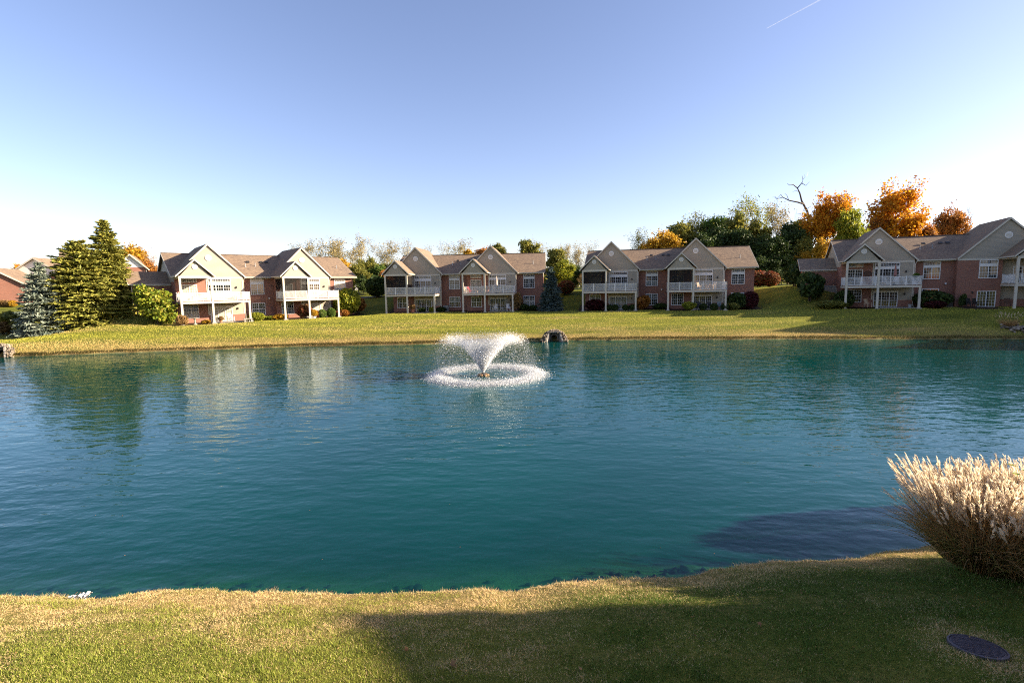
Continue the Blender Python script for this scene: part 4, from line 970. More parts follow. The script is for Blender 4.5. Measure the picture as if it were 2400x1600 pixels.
# ------------------------------------------------------------------ shrubs round the houses
def hbase(h, px, yl):
    """ground point on the sight line of pixel column px where it crosses the plane y = yl of house h"""
    _, w = hlocal(h, px, 730, yl); return (float(w[0]), float(w[1]), ground_z(w[0], w[1]))
n_sh = 0
def bush(h, px, yl, w, ht, key, mat, label, name='garden_shrub', group='shrubs in the house beds'):
    global n_sh
    n_sh += 1; p = hbase(h, px, yl)
    return put(name, key, mat, label, 'shrub', (p[0], p[1], p[2] - 0.04), (w, w * 0.9, ht), n_sh * 1.7, group, SHP)
bush(1, 424, -4.6, 1.3, 1.5, 'shrub3', G_BROWN, 'wiry tan shrub at the foot of the sunlit house first post')
bush(1, 600, -3.4, 2.2, 1.3, 'shrub2', G_YEL, 'rounded olive yellow bush in front of the sunlit house middle window')
bush(1, 632, -2.6, 2.0, 0.7, 'shrub1', G_LIME, 'low leafy green clump right of the rounded olive bush')
bush(1, 655, -3.4, 2.0, 0.9, 'shrub1', G_GOLD, 'low yellow clump left of the sunlit house fourth post')
bush(1, 480, -3.2, 1.3, 0.6, 'shrub1', G_GOLD, 'low yellow clump under the sunlit house first deck')
bush(1, 716, -3.4, 2.0, 2.3, 'shrub3', G_RED, 'loose red and yellow shrub under the sunlit house second deck')
bush(1, 742, -3.6, 1.3, 1.2, 'shrub0', G_RED, 'small red bush right of the loose red and yellow shrub')
bush(1, 755, -3.8, 1.4, 1.3, 'shrub2', G_MID, 'clipped green ball between two red bushes of the sunlit house')
bush(1, 776, -3.9, 1.5, 1.5, 'shrub2', G_MID, 'larger clipped green ball near the sunlit house last deck post')
bush(1, 791, -3.6, 1.2, 1.0, 'shrub1', G_RED, 'small red-brown bush at the sunlit house last deck post')
bush(1, 806, -3.0, 1.6, 1.2, 'shrub1', G_RUST, 'rusty mounded bush right of the sunlit house last deck post')
bush(1, 816, -1.2, 4.4, 4.6, 'shrub0', G_YEL, 'big sunlit yellow-green shrub at the sunlit house right corner')
bush(1, 841, 0.5, 2.4, 3.0, 'shrub3', G_RUST, 'loose rusty shrub in the shade beyond the sunlit house')
bush(2, 990, -2.4, 1.4, 0.9, 'shrub3', G_DARK, 'low dark shrub left of the second house first glass door')
bush(2, 1012, -3.0, 0.9, 1.0, 'shrub1', G_YEL, 'small yellow-green shrub by the second house deck post')
bush(2, 1034, -1.2, 2.0, 0.9, 'shrub1', G_DARK, 'dark low bush left of the second house air conditioner')
bush(2, 1212, -1.4, 1.7, 3.2, 'shrub3', G_BROWN, 'tall thin shrub at the second house last deck post')
bush(2, 1228, -1.0, 1.8, 1.2, 'shrub1', G_DARK, 'dark shrub below the second house right window')
bush(2, 1250, -1.2, 1.6, 1.0, 'shrub0', G_DARK, 'dark rounded shrub near the foot of the blue spruce')
bush(3, 1394, -2.0, 3.4, 1.8, 'shrub0', G_PLUM, 'plum coloured maple bush before the third house first window')
for px, lab in ((1428, 'first small green ball right of the third house second post'), (1441, 'second small green ball before the third house glass door'), (1466, 'third small green ball before the third house glass door'), (1482, 'fourth small green ball at the third house deck end')):
    bush(3, px, -3.4, 1.1, 1.0, 'shrub2', G_DARK, lab)
bush(3, 1508, -1.8, 2.6, 2.4, 'shrub3', G_RUST, 'rust and yellow shrub left of the third house middle window')
bush(3, 1548, -1.6, 2.0, 1.1, 'shrub1', G_DARK, 'dark low bush right of the third house middle window')
bush(3, 1614, -4.6, 2.4, 1.4, 'shrub3', G_YEL, 'yellow tufted shrub before the third house second deck')
for px, lab in ((1648, 'small dark ball left under the third house second deck'), (1673, 'small dark ball in the middle under the third house second deck'), (1698, 'small dark ball right under the third house second deck')):
    bush(3, px, -4.0, 1.2, 1.1, 'shrub2', G_DARK, lab)
bush(3, 1718, -3.6, 1.8, 1.2, 'shrub3', G_OLIVE, 'olive tufted shrub right of the third house last post')
bush(3, 1726, -0.8, 3.0, 2.6, 'shrub0', G_DARK, 'dark green bush hiding the third house lower right window')
bush(3, 1758, -0.4, 2.6, 2.7, 'shrub0', G_PLUM, 'dark purple bush at the third house right corner')
RB = 'red burning bushes on the bank'
put('burning_bush', 'shrub2', G_RED, 'clipped red-topped burning bush, left one of the pair', 'bush', place_bg(1778, 690, 93), (4.8, 4.2, 3.0), 0.3, RB, SHP)
put('burning_bush', 'shrub2', G_RED, 'clipped red-topped burning bush, right one of the pair', 'bush', place_bg(1803, 690, 92), (3.4, 3.4, 2.9), 1.3, RB, SHP)
bush(4, 1895, -0.5, 4.0, 4.4, 'shrub3', G_DARK, 'tall dark shrub left of the fourth house on the bank')
bush(4, 1945, -4.4, 3.6, 1.2, 'shrub1', G_OLIVE, 'low olive shrub with pale flowers left of the fourth house')
bush(4, 1976, -2.2, 2.6, 2.6, 'shrub2', G_DARK, 'dark rounded bush beside the fourth house first post')
bush(4, 2182, -1.0, 4.4, 2.2, 'shrub2', G_DARK, 'wide clipped dark hedge below the fourth house middle window')
bush(4, 2190, -3.6, 2.4, 1.0, 'shrub0', G_PLUM, 'low reddish bush in a mulch ring before the fourth house')
bush(4, 2256, -1.2, 0.8, 1.8, 'shrub3', G_DARK, 'narrow dark shrub by the fourth house downpipe')
bush(4, 1860, 6.0, 3.0, 3.6, 'shrub1', G_DARK, 'dark bush left of the fourth house low wing')
for px, lab in ((4, 'first tan bush along the cottage wall at the left edge'), (12, 'second tan bush along the cottage wall at the left edge'), (20, 'third tan bush along the cottage wall at the left edge'), (28, 'fourth bush along the cottage wall, more yellow')):
    p = place_bg(px, 700, 88); put('garden_shrub', 'shrub0', G_GOLD if px > 24 else G_BROWN, lab, 'shrub', p, (1.4, 1.3, 1.2), px, None, SHP)
p = place_bg(28, 745, 63); put('garden_shrub', 'shrub3', G_OLIVE, 'grey-green feathery bush left of the silvery spruce', 'shrub', p, (4.2, 3.4, 2.9), 0.5, None, SHP)
p = place_bg(2, 745, 62); put('garden_shrub', 'shrub3', G_BROWN, 'tan grassy bush at the left edge beside the feathery bush', 'shrub', p, (3.2, 2.6, 1.9), 2.5, None, SHP)

# ------------------------------------------------------------------ things on patios and decks
def at_house(h, x, y, z=0.0): return hw(h, x, y, z)
RED = m_plain('red_fabric', (0.45, 0.04, 0.03), 0.8, 0.1); TAN = m_plain('tan_fabric', (0.55, 0.40, 0.27), 0.8, 0.1); CREAM = m_plain('cream_fabric', (0.62, 0.52, 0.43), 0.85, 0.1)
TEAL = m_plain('grey_blue_plastic', (0.18, 0.24, 0.26), 0.6, 0.1); WICK = m_plain('wicker', (0.10, 0.055, 0.04), 0.8, 0.25, 20); TERRA = m_plain('terracotta', (0.40, 0.16, 0.09), 0.8, 0.1)
def rocking_chair(label, loc, rz, mat, group=None, rock=True):
    o = thing('rocking_chair' if rock else 'patio_chair', label, 'chair', loc, rz, group)
    s = MB()
    for i in range(5): s.box(-0.27, 0.27, -0.26 + i * 0.105, -0.17 + i * 0.105, 0.42, 0.445)
    s.build('seat', mat, o); b = MB()
    for i in range(6): x = -0.24 + i * 0.096; b.bar((x, 0.26, 0.46), (x, 0.46, 1.12), 0.07, 0.02)
    b.bar((-0.28, 0.46, 1.1), (0.28, 0.46, 1.1), 0.05, 0.08); b.build('backrest', mat, o)
    for sx in (-1, 1):
        for y, zt in ((-0.26, 0.66), (0.28, 0.66)): MB().bar((sx * 0.3, y, 0.04), (sx * 0.3, y, zt), 0.05).build('leg', mat, o)
        MB().bar((sx * 0.31, -0.34, 0.67), (sx * 0.31, 0.36, 0.67), 0.09, 0.03).build('armrest', mat, o)
        if rock: MB().tube([(sx * 0.3, -0.48, 0.10), (sx * 0.3, -0.2, 0.03), (sx * 0.3, 0.2, 0.03), (sx * 0.3, 0.6, 0.12)], 0.025, 5).build('rocker', mat, o)
    return o
def table(label, loc, r, hgt, mat):
    o = thing('patio_table', label, 'table', loc); MB().lathe([(r, hgt - 0.03), (r, hgt)], 16).build('table_top', mat, o)
    for i in range(4): a = i * math.pi / 2 + 0.78; MB().bar((r * 0.7 * math.cos(a), r * 0.7 * math.sin(a), 0), (r * 0.5 * math.cos(a), r * 0.5 * math.sin(a), hgt - 0.03), 0.035).build('leg', mat, o)
def parasol(label, loc, mat):
    o = thing('closed_parasol', label, 'parasol', loc); MB().tube([(0, 0, 0), (0, 0, 2.75)], 0.025, 6).build('pole', DARKM, o)
    MB().lathe([(0.03, 1.15), (0.17, 1.3), (0.13, 1.9), (0.09, 2.4), (0.02, 2.75)], 7).build('folded_canopy', mat, o); MB().lathe([(0.25, 0.0), (0.23, 0.07), (0.05, 0.12)], 12).build('base', DARKM, o)
def condenser(label, loc, rz, mat=GREYM):
    o = thing('air_conditioner', label, 'air conditioner', loc, rz); MB().box(-0.42, 0.42, -0.42, 0.42, 0.06, 0.95).build('casing', mat, o)
    g = MB()
    for i in range(11): g.box(-0.40, 0.40, -0.435, -0.42, 0.14 + i * 0.07, 0.165 + i * 0.07)
    g.build('grille', DARKM, o); MB().lathe([(0.34, 0.95), (0.34, 0.98), (0.05, 1.0)], 14).build('fan_guard', DARKM, o); MB().box(-0.5, 0.5, -0.5, 0.5, -0.1, 0.06).build('pad', CONC, o)
def pot(label, loc, mat, leaf, r=0.22, hh=0.35):
    o = thing('planter', label, 'planter', loc); MB().lathe([(r * 0.7, 0), (r, hh * 0.9), (r * 1.1, hh * 0.9), (r * 1.1, hh), (r * 0.8, hh - 0.04)], 12).build('pot', mat, o)
    if leaf:
        w, c = PROTO['shrub1']; l = link('plant', c, o); l.location = (0, 0, hh - 0.05); l.scale = (r * 3, r * 3, r * 3.2); l.material_slots[0].link = 'OBJECT'; l.material_slots[0].material = leaf
WC = 'white rocking chairs on the patios'
rocking_chair('white rocking chair on the sunlit house patio', at_house(1, 6.0, -2.2), POSE[1][3] + 0.3, WHITE, WC)
rocking_chair('left white rocking chair at the second house right glass door', at_house(2, 12.62 + 4.9, -2.4), POSE[2][3] - 0.3, WHITE, WC)
rocking_chair('right white rocking chair at the second house right glass door', at_house(2, 12.62 + 7.1, -2.4), POSE[2][3] + 0.4, WHITE, WC)
table('small white table between the two white rocking chairs', at_house(2, 12.62 + 6.0, -2.3), 0.35, 0.5, WHITE)
rocking_chair('red folding chair on the second house open porch', at_house(2, 12.62 + 0.95, -3.3, 2.95), POSE[2][3] + 1.0, RED, None, False)
rocking_chair('pale slatted chair at the left end of the second house open porch', at_house(2, 12.62 + 0.45, -3.8, 2.95), POSE[2][3] + 1.3, TAN, None, False)
rocking_chair('pale wicker chair at the right of the second house open porch', at_house(2, 12.62 + 3.1, -3.2, 2.95), POSE[2][3] - 0.8, TAN, None, False)
table('low tan table on the second house open porch', at_house(2, 12.62 + 2.1, -3.6, 2.95), 0.3, 0.4, TAN)
pot('planter with pink flowers on the second house right deck', at_house(2, 12.62 + 3.95, -4.0, 2.95), TERRA, G_RED, 0.2, 0.5)
parasol('folded cream parasol on the second house right deck', at_house(2, 12.62 + 5.3, -3.0, 2.95), CREAM)
rocking_chair('pale chair behind the screen of the second house porch', at_house(2, 0.6, -3.6, 2.95), POSE[2][3] + 1.2, CREAM, None, False)
table('pale round table behind the screen of the second house porch', at_house(2, 1.5, -3.4, 2.95), 0.4, 0.7, CREAM)
condenser('grey air conditioner left of the second house middle windows', at_house(2, 8.95, -0.35), POSE[2][3])
pot('dark pots with plants by the second house second post', at_house(2, 4.1, -3.6), TERRA, G_BROWN, 0.3, 0.5)
rocking_chair('sunlit tan chair on the third house right deck', at_house(3, 12.62 + 4.55, -3.6, 2.95), POSE[3][3] + 0.9, TAN, None, False)
rocking_chair('second tan chair at the table on the third house right deck', at_house(3, 12.62 + 6.3, -3.5, 2.95), POSE[3][3] - 0.9, TAN, None, False)
table('tan table between two chairs on the third house right deck', at_house(3, 12.62 + 5.5, -3.5, 2.95), 0.45, 0.68, TAN)
rocking_chair('grey-blue garden chair under the third house right deck', at_house(3, 12.62 + 7.2, -3.2), POSE[3][3] - 0.3, TEAL, None, False)
rocking_chair('dark chair left of the third house right glass door', at_house(3, 12.62 + 4.5, -2.6), POSE[3][3] + 0.2, DARKM, None, False)
rocking_chair('dark chair right of the third house right glass door', at_house(3, 12.62 + 5.9, -2.6), POSE[3][3] - 0.2, DARKM, None, False)
parasol('folded reddish parasol on the fourth house deck', at_house(4, 5.6, -3.0, 2.95), m_plain('faded_red_fabric', (0.30, 0.14, 0.12), 0.9, 0.15))
table('white table on the fourth house deck', at_house(4, 4.6, -3.1, 2.95), 0.5, 0.7, WHITE)
rocking_chair('white chair left of the table on the fourth house deck', at_house(4, 3.9, -3.3, 2.95), POSE[4][3] + 1.0, WHITE, None, False)
rocking_chair('white chair right of the table on the fourth house deck', at_house(4, 5.5, -3.5, 2.95), POSE[4][3] - 0.7, WHITE, None, False)
pot('white pot with trailing plant at the fourth house deck corner', at_house(4, 7.6, -4.0, 3.35), WHITE, G_MID, 0.22, 0.5)
rocking_chair('tan and dark chair on the fourth house patio by the second post', at_house(4, 2.9, -2.6), POSE[4][3] + 0.6, TAN, None, False)
pot('galvanised bucket at the right end of the fourth house patio', at_house(4, 7.3, -3.3), GREYM, None, 0.2, 0.45)
condenser('dark air conditioner right of the fourth house clipped hedge', at_house(4, 12.0, -0.6), POSE[4][3], DARKM)
for x, lab in ((13.9, 'left dark chair beside the fourth house sliding door'), (14.5, 'right dark chair beside the fourth house sliding door')): rocking_chair(lab, at_house(4, x, -2.0), POSE[4][3] + 0.5, DARKM, None, False)
for x, lab in ((17.7, 'brown wicker armchair left of the fourth house porch post'), (20.2, 'brown wicker armchair right of the fourth house porch post')): rocking_chair(lab, at_house(4, x, -1.6), POSE[4][3], WICK, None, False)
def oval():
    o = thing('wall_ornament', 'dark oval ornament on the brick wall of the fourth house porch', 'wall ornament', at_house(4, 3.05, -0.6, 4.55), POSE[4][3])
    MB().slab([(0.4 * math.cos(a * 0.3927), 0, 0.36 * math.sin(a * 0.3927)) for a in range(16)], (0, -0.04, 0)).build('plaque', WICK, o)
    b = MB(); P = [(0.42 * math.cos(a * 0.3927), -0.03, 0.38 * math.sin(a * 0.3927)) for a in range(17)]; b.tube(P, 0.03, 5, False); b.build('rim', DARKM, o)
oval()
def birdbath():
    o = thing('birdbath', 'concrete birdbath under the sunlit house first deck', 'birdbath', hbase(1, 455, -4.1)); MB().lathe([(0.25, 0), (0.22, 0.08), (0.09, 0.2), (0.08, 0.65), (0.14, 0.75)], 12).build('pedestal', CONC, o)
    MB().lathe([(0.12, 0.75), (0.36, 0.84), (0.38, 0.9), (0.33, 0.89), (0.1, 0.82)], 16).build('basin', CONC, o)
    o = thing('garden_bench', 'pale stone bench right of the sunlit house third post', 'bench', hbase(1, 580, -4.6), POSE[1][3]); MB().box(-0.6, 0.6, -0.2, 0.2, 0.4, 0.5).build('seat', CONC, o)
    for s in (-1, 1): MB().box(s * 0.42 - 0.08, s * 0.42 + 0.08, -0.16, 0.16, 0, 0.4).build('leg', CONC, o)
    condenser('grey air conditioner at the sunlit house last deck post', at_house(1, 12.62 + 8.7, -0.4), POSE[1][3])
    pot('white bowl planter at the sunlit house fifth post', hbase(1, 735, -4.2), WHITE, G_GOLD, 0.35, 0.3)
    pot('small terracotta pot beside the sunlit house white chair', at_house(1, 4.4, -3.9), TERRA, G_BROWN, 0.2, 0.3)
    rocking_chair('white chair at the left of the sunlit house open deck', at_house(1, 1.4, -3.2, 2.95), POSE[1][3] + 0.5, WHITE, None, False)
    table('white table on the sunlit house open deck', at_house(1, 2.3, -3.2, 2.95), 0.55, 0.7, WHITE)
    rocking_chair('white chair at the right of the sunlit house open deck', at_house(1, 3.0, -2.8, 2.95), POSE[1][3] - 0.7, WHITE, None, False)
birdbath()

# two unseen shrubs added on the near bank to cast a shadow on the water
put('shade_shrub', 'shrub0', G_OLIVE, 'tall shrub added on the near bank outside the picture to shade the water', 'shrub', (16.3, 10.9, ground_z(16.3, 10.9) - 0.1), (2.3, 2.0, 3.7), 0.4, None, SHP)
put('shade_shrub', 'shrub2', G_OLIVE, 'second tall shrub added beside the first outside the picture to shade the water', 'shrub', (18.2, 11.3, ground_z(18.2, 11.3) - 0.1), (2.6, 2.2, 4.0), 1.4, None, SHP)

# ------------------------------------------------------------------ path between the houses
def path():
    P = [at_y(px, 694, Y)[:2] for px, Y in ((780, 97), (815, 98), (850, 98.5), (900, 99), (960, 100))]
    V = []; F = []
    for i, (x, y) in enumerate(P):
        for d in (-0.6, 0.6): V.append((x, y + d, ground_z(x, y + d) + 0.05))
        if i: n = 2 * i; F.append((n - 2, n, n + 1, n - 1))
    me = bpy.data.meshes.new('path'); me.from_pydata(V, [], F); me.materials.append(CONC); o = link('path', me); o['kind'] = 'structure'
path()

# ------------------------------------------------------------------ storm drain outlets
ROCK = m_leaf('riprap_stone', [(0.12, 0.095, 0.07), (0.26, 0.205, 0.155), (0.38, 0.31, 0.24), (0.09, 0.07, 0.055)], 0.0, 0.9)
def stones(name, C, sizes, mat, parent, seed):
    rng = np.random.default_rng(seed)
    base = np.array([(1, 0, 0), (-1, 0, 0), (0, 1, 0), (0, -1, 0), (0, 0, 1), (0, 0, -1), (.6, .6, .5), (-.6, .6, .4), (.6, -.6, .5), (-.6, -.6, .45)], float)
    V = []; F = []
    import mathutils
    bm0 = bmesh.new(); [bm0.verts.new(p) for p in base]; bmesh.ops.convex_hull(bm0, input=bm0.verts); bm0.verts.ensure_lookup_table(); tri = [[v.index for v in f.verts] for f in bm0.faces]
    bm0.verts.index_update(); bv = np.array([v.co[:] for v in bm0.verts]); tri = np.array([[v.index for v in f.verts] for f in bm0.faces]); bm0.free()
    for c, s in zip(C, sizes):
        q = bv * rng.uniform(0.6, 1.25, (len(bv), 3)) * s * np.array((1, 1, 0.75)); a = rng.uniform(0, 6.28); R_ = np.array(((math.cos(a), -math.sin(a), 0), (math.sin(a), math.cos(a), 0), (0, 0, 1)))
        F.append(tri + len(V) * len(bv)); V.append(q @ R_.T + c)
    return link(name, quads_mesh(name, np.concatenate(V), np.concatenate(F), mat), parent)
def culvert(label, p, rz, seed):
    o = thing('storm_drain', label, 'drain outlet', (p[0], p[1], ZW), rz, 'drain outlets at the far shore', 0.88)
    for s in (-1, 1): MB().slab([(s * 0.78, -0.75, -0.4), (s * 0.42, 0.55, -0.4), (s * 0.42, 0.55, 1.0), (s * 0.78, -0.75, 0.18)] if False else [(s * 0.95, -0.7, -0.4), (s * 0.5, 1.1, -0.4), (s * 0.5, 1.1, 1.12), (s * 0.62, 0.1, 1.12), (s * 0.95, -0.7, 0.1)], (s * 0.16, 0, 0)).build('wing_wall', CONC, o)
    b = MB(); N = 14; R0 = 0.38
    ring = [(R0 * math.cos(6.2832 * i / N), 1.1, 0.34 + R0 * math.sin(6.2832 * i / N)) for i in range(N)]
    out = []
    for x, y, z in ring:
        dx, dz = x, z - 0.34; k = min(0.5 / max(abs(dx), 1e-6), (0.78 if dz > 0 else 0.72) / max(abs(dz), 1e-6)); out.append((dx * k, 1.1, 0.34 + dz * k))
    for i in range(N): j = (i + 1) % N; b.slab([ring[i], ring[j], out[j], out[i]], (0, 0.15, 0))
    b.build('headwall', CONC, o)
    MB().tube([(0, 1.12, 0.34), (0, 3.4, 0.4)], R0, 14, False).build('pipe', DARKM, o)
    MB().box(-0.95, 0.95, -0.8, 1.1, -0.5, -0.06).build('apron', CONC, o)
    MB().box(-0.72, 0.72, 0.05, 1.3, 1.12, 1.22).build('coping', CONC, o)
    rng = np.random.default_rng(seed); C = []; S = []
    for _ in range(520):
        t = rng.uniform(0, math.pi); r = rng.uniform(1.1, 1.62); x = math.cos(t) * r * 1.02; zc = math.sin(t) * min(r, 1.6) * 0.98; y = -0.55 + 1.6 * math.sin(t) * rng.uniform(0.55, 1.1) + 0.2 * rng.normal()
        if abs(x) < 1.22 - 0.5 * zc / 1.12 and zc < 1.3: continue
        C.append((x, y, max(zc * 0.92, -0.15))); S.append(rng.uniform(0.07, 0.13))
    st = stones('stone_surround', np.array(C), S, ROCK, o, seed); st['kind'] = 'stuff'
p = at_z(1300, 801, ZW); culvert('concrete drain outlet ringed with pale stones, right of the fountain', (p[0], p[1] + 0.3), R(-4), 3)
p = at_z(2, 838, ZW); culvert('concrete drain outlet cut by the left edge of the picture', (p[0] - 0.7, p[1] + 0.3), R(20), 4)
def rocks():
    p = spot(2392, 775); rng = np.random.default_rng(9); n = 120
    o = thing('rock_pile', 'heap of pale rocks on the bank at the right edge', 'rocks', p); C = np.stack([rng.normal(0.3, 0.8, n), rng.normal(0, 0.6, n), np.zeros(n)], 1)
    C[:, 2] = [ground_z(p[0] + a, p[1] + b) - p[2] + rng.uniform(0, 0.35) for a, b in C[:, :2]]
    s = stones('rocks', C, rng.uniform(0.1, 0.24, n), ROCK, o, 4); s['kind'] = 'stuff'
rocks()
def bed_stones():
    rng = np.random.default_rng(12); C = []; S = []
    for _ in range(150):
        px = rng.uniform(-20, 2000); py = np.interp(px, [q[0] for q in near_px], [q[1] for q in near_px]) - rng.uniform(6, 50)
        q = at_z(px, py, ZW); z = ground_z(q[0], q[1])
        if z < ZW - 0.05: C.append((q[0], q[1], z)); S.append(rng.uniform(0.04, 0.14))
    o = stones('submerged_stones', np.array(C), S, m_plain('wet_stone', (0.03, 0.035, 0.03), 0.8, 0.4), None, 3); o['kind'] = 'stuff'; o['label'] = 'dark stones under the shallow water by the near bank'
bed_stones()

# ------------------------------------------------------------------ fountain
def m_spray():
    t = NT('water_spray'); d = t.n('ShaderNodeBsdfDiffuse'); d.inputs[0].default_value = (0.93, 0.94, 0.95, 1)
    tr = t.n('ShaderNodeBsdfTranslucent'); tr.inputs[0].default_value = (0.95, 0.95, 0.95, 1); mx = t.n('ShaderNodeMixShader'); mx.inputs[0].default_value = 0.5
    gl = t.n('ShaderNodeBsdfGlossy'); gl.inputs['Roughness'].default_value = 0.15; m2 = t.n('ShaderNodeMixShader'); m2.inputs[0].default_value = 0.12
    t.l(d.outputs[0], mx.inputs[1]); t.l(tr.outputs[0], mx.inputs[2]); t.l(mx.outputs[0], m2.inputs[1]); t.l(gl.outputs[0], m2.inputs[2]); t.l(m2.outputs[0], t.out.inputs[0]); return t.m
SPRAY = m_spray()
def drops(name, C, S, D, parent):
    """stretched little tetrahedra, one for each drop"""
    n = len(C); rng = np.random.default_rng(2)
    D = D / (np.linalg.norm(D, axis=1)[:, None] + 1e-9); a = np.cross(D, rng.normal(size=(n, 3))); a /= np.linalg.norm(a, axis=1)[:, None] + 1e-9; b = np.cross(D, a); s = S[:, None]
    V = np.stack([C + D * s * 2.0, C - D * s * 0.9 + a * s, C - D * s * 0.9 - a * s * 0.5 + b * s * 0.87, C - D * s * 0.9 - a * s * 0.5 - b * s * 0.87], 1).reshape(-1, 3)
    i = np.arange(n)[:, None, None] * 4; F = (np.array(((0, 1, 2), (0, 2, 3), (0, 3, 1)))[None] + i).reshape(-1, 3)
    o = link(name, quads_mesh(name, V, F, SPRAY), parent); o['kind'] = 'stuff'; return o
def fountain():
    c = at_z(1133, 880, ZW); o = thing('fountain', 'floating pond fountain throwing a white V of spray in mid-pond', 'fountain', (c[0], c[1], ZW))
    BR = m_plain('brown_float', (0.22, 0.13, 0.06), 0.7, 0.25, 8)
    f = MB(); k = 6
    for i in range(k):
        a = 2 * math.pi * i / k; f.lathe([(0.05, -0.06), (0.135, -0.04), (0.15, 0.05), (0.11, 0.12), (0.03, 0.13)], 10, (0.27 * math.cos(a), 0.27 * math.sin(a)))
    f.build('float', BR, o, True); MB().lathe([(0.2, -0.05), (0.2, 0.1), (0.08, 0.14), (0.06, 0.22)], 12).build('nozzle', DARKM, o, True)
    rng = np.random.default_rng(7); g = 9.81; wind = np.array((0.35, 0.0))
    kd = 2.0                                                                    # drops slowed by the air
    def shower(n, tmax, ba, bb, size, sd, sp0, sp1, sv, v0=6.8):
        az = rng.uniform(0, 2 * math.pi, n); vz = rng.normal(10.35, 0.36 * sv, n); vr = rng.normal(v0, 0.55 * sv, n); t = tmax * rng.beta(ba, bb, n)
        ex = 1 - np.exp(-kd * t); spread = sp0 + sp1 * t
        x = vr * np.cos(az) * ex / kd + 0.12 * t * t + rng.normal(size=n) * spread; y = vr * np.sin(az) * ex / kd + rng.normal(size=n) * spread; z = 0.16 + (vz + g / kd) / kd * ex - g * t / kd
        V = np.stack([vr * np.cos(az) * (1 - ex), vr * np.sin(az) * (1 - ex), (vz + g / kd) * (1 - ex) - g / kd], 1); ok = z > 0.0
        return np.stack([x, y, z], 1)[ok], rng.lognormal(math.log(size), sd, n)[ok], V[ok]
    parts = [shower(105000, 0.38, 1.0, 1.2, 0.0054, 0.35, 0.012, 0.11, 0.9, 5.3), shower(34000, 0.75, 1.6, 1.2, 0.0058, 0.45, 0.02, 0.18, 1.5, 6.0), shower(20000, 1.46, 2.0, 1.0, 0.0070, 0.5, 0.02, 0.16, 1.2)]
    drops('spray', np.concatenate([q[0] for q in parts]), np.concatenate([q[1] for q in parts]), np.concatenate([q[2] for q in parts]), o)
    n = 80000; az = rng.uniform(0, 2 * math.pi, n); r = rng.normal(3.38, 0.32, n); z = np.abs(rng.normal(0, 0.17, n)) * np.exp(-((r - 3.38) / 0.6) ** 2)
    r = r + rng.exponential(0.16, n) - 0.12
    x = r * np.cos(az) + 0.25; y = r * np.sin(az); S = rng.lognormal(math.log(0.0068), 0.55, n)
    drops('splash_ring', np.stack([x, y, z + 0.008], 1), S, np.stack([rng.normal(size=n) * 0.5, rng.normal(size=n) * 0.5, np.ones(n)], 1), o)
fountain()

# ------------------------------------------------------------------ ornamental grass at the near right
TINT = m_tint('dry_grass_blade', 0.35); PLUME = m_tint('grass_plume', 0.5, 0.8); BLADE = m_tint('lawn_blade', 0.25)
def strips(name, P, Wd, C, mat, parent=None):
    """ribbons: P (n,k,3) centre lines, Wd (n,k) widths, C (n,k,3) colours"""
    n, k, _ = P.shape; rng = np.random.default_rng(1)
    d = np.gradient(P, axis=1); s = np.cross(d, rng.normal(size=(n, 1, 3))); s /= np.linalg.norm(s, axis=2)[..., None] + 1e-9
    V = np.stack([P - s * Wd[..., None], P + s * Wd[..., None]], 2).reshape(-1, 3)
    i = np.arange(n)[:, None] * 2 * k + np.arange(k - 1)[None] * 2; F = np.stack([i, i + 1, i + 3, i + 2], -1).reshape(-1, 4)
    col = np.repeat(np.concatenate([C, np.ones((n, k, 1))], 2)[:, :, None], 2, 2).reshape(-1, 4)
    return link(name, quads_mesh(name, V, F, mat, True, col), parent)
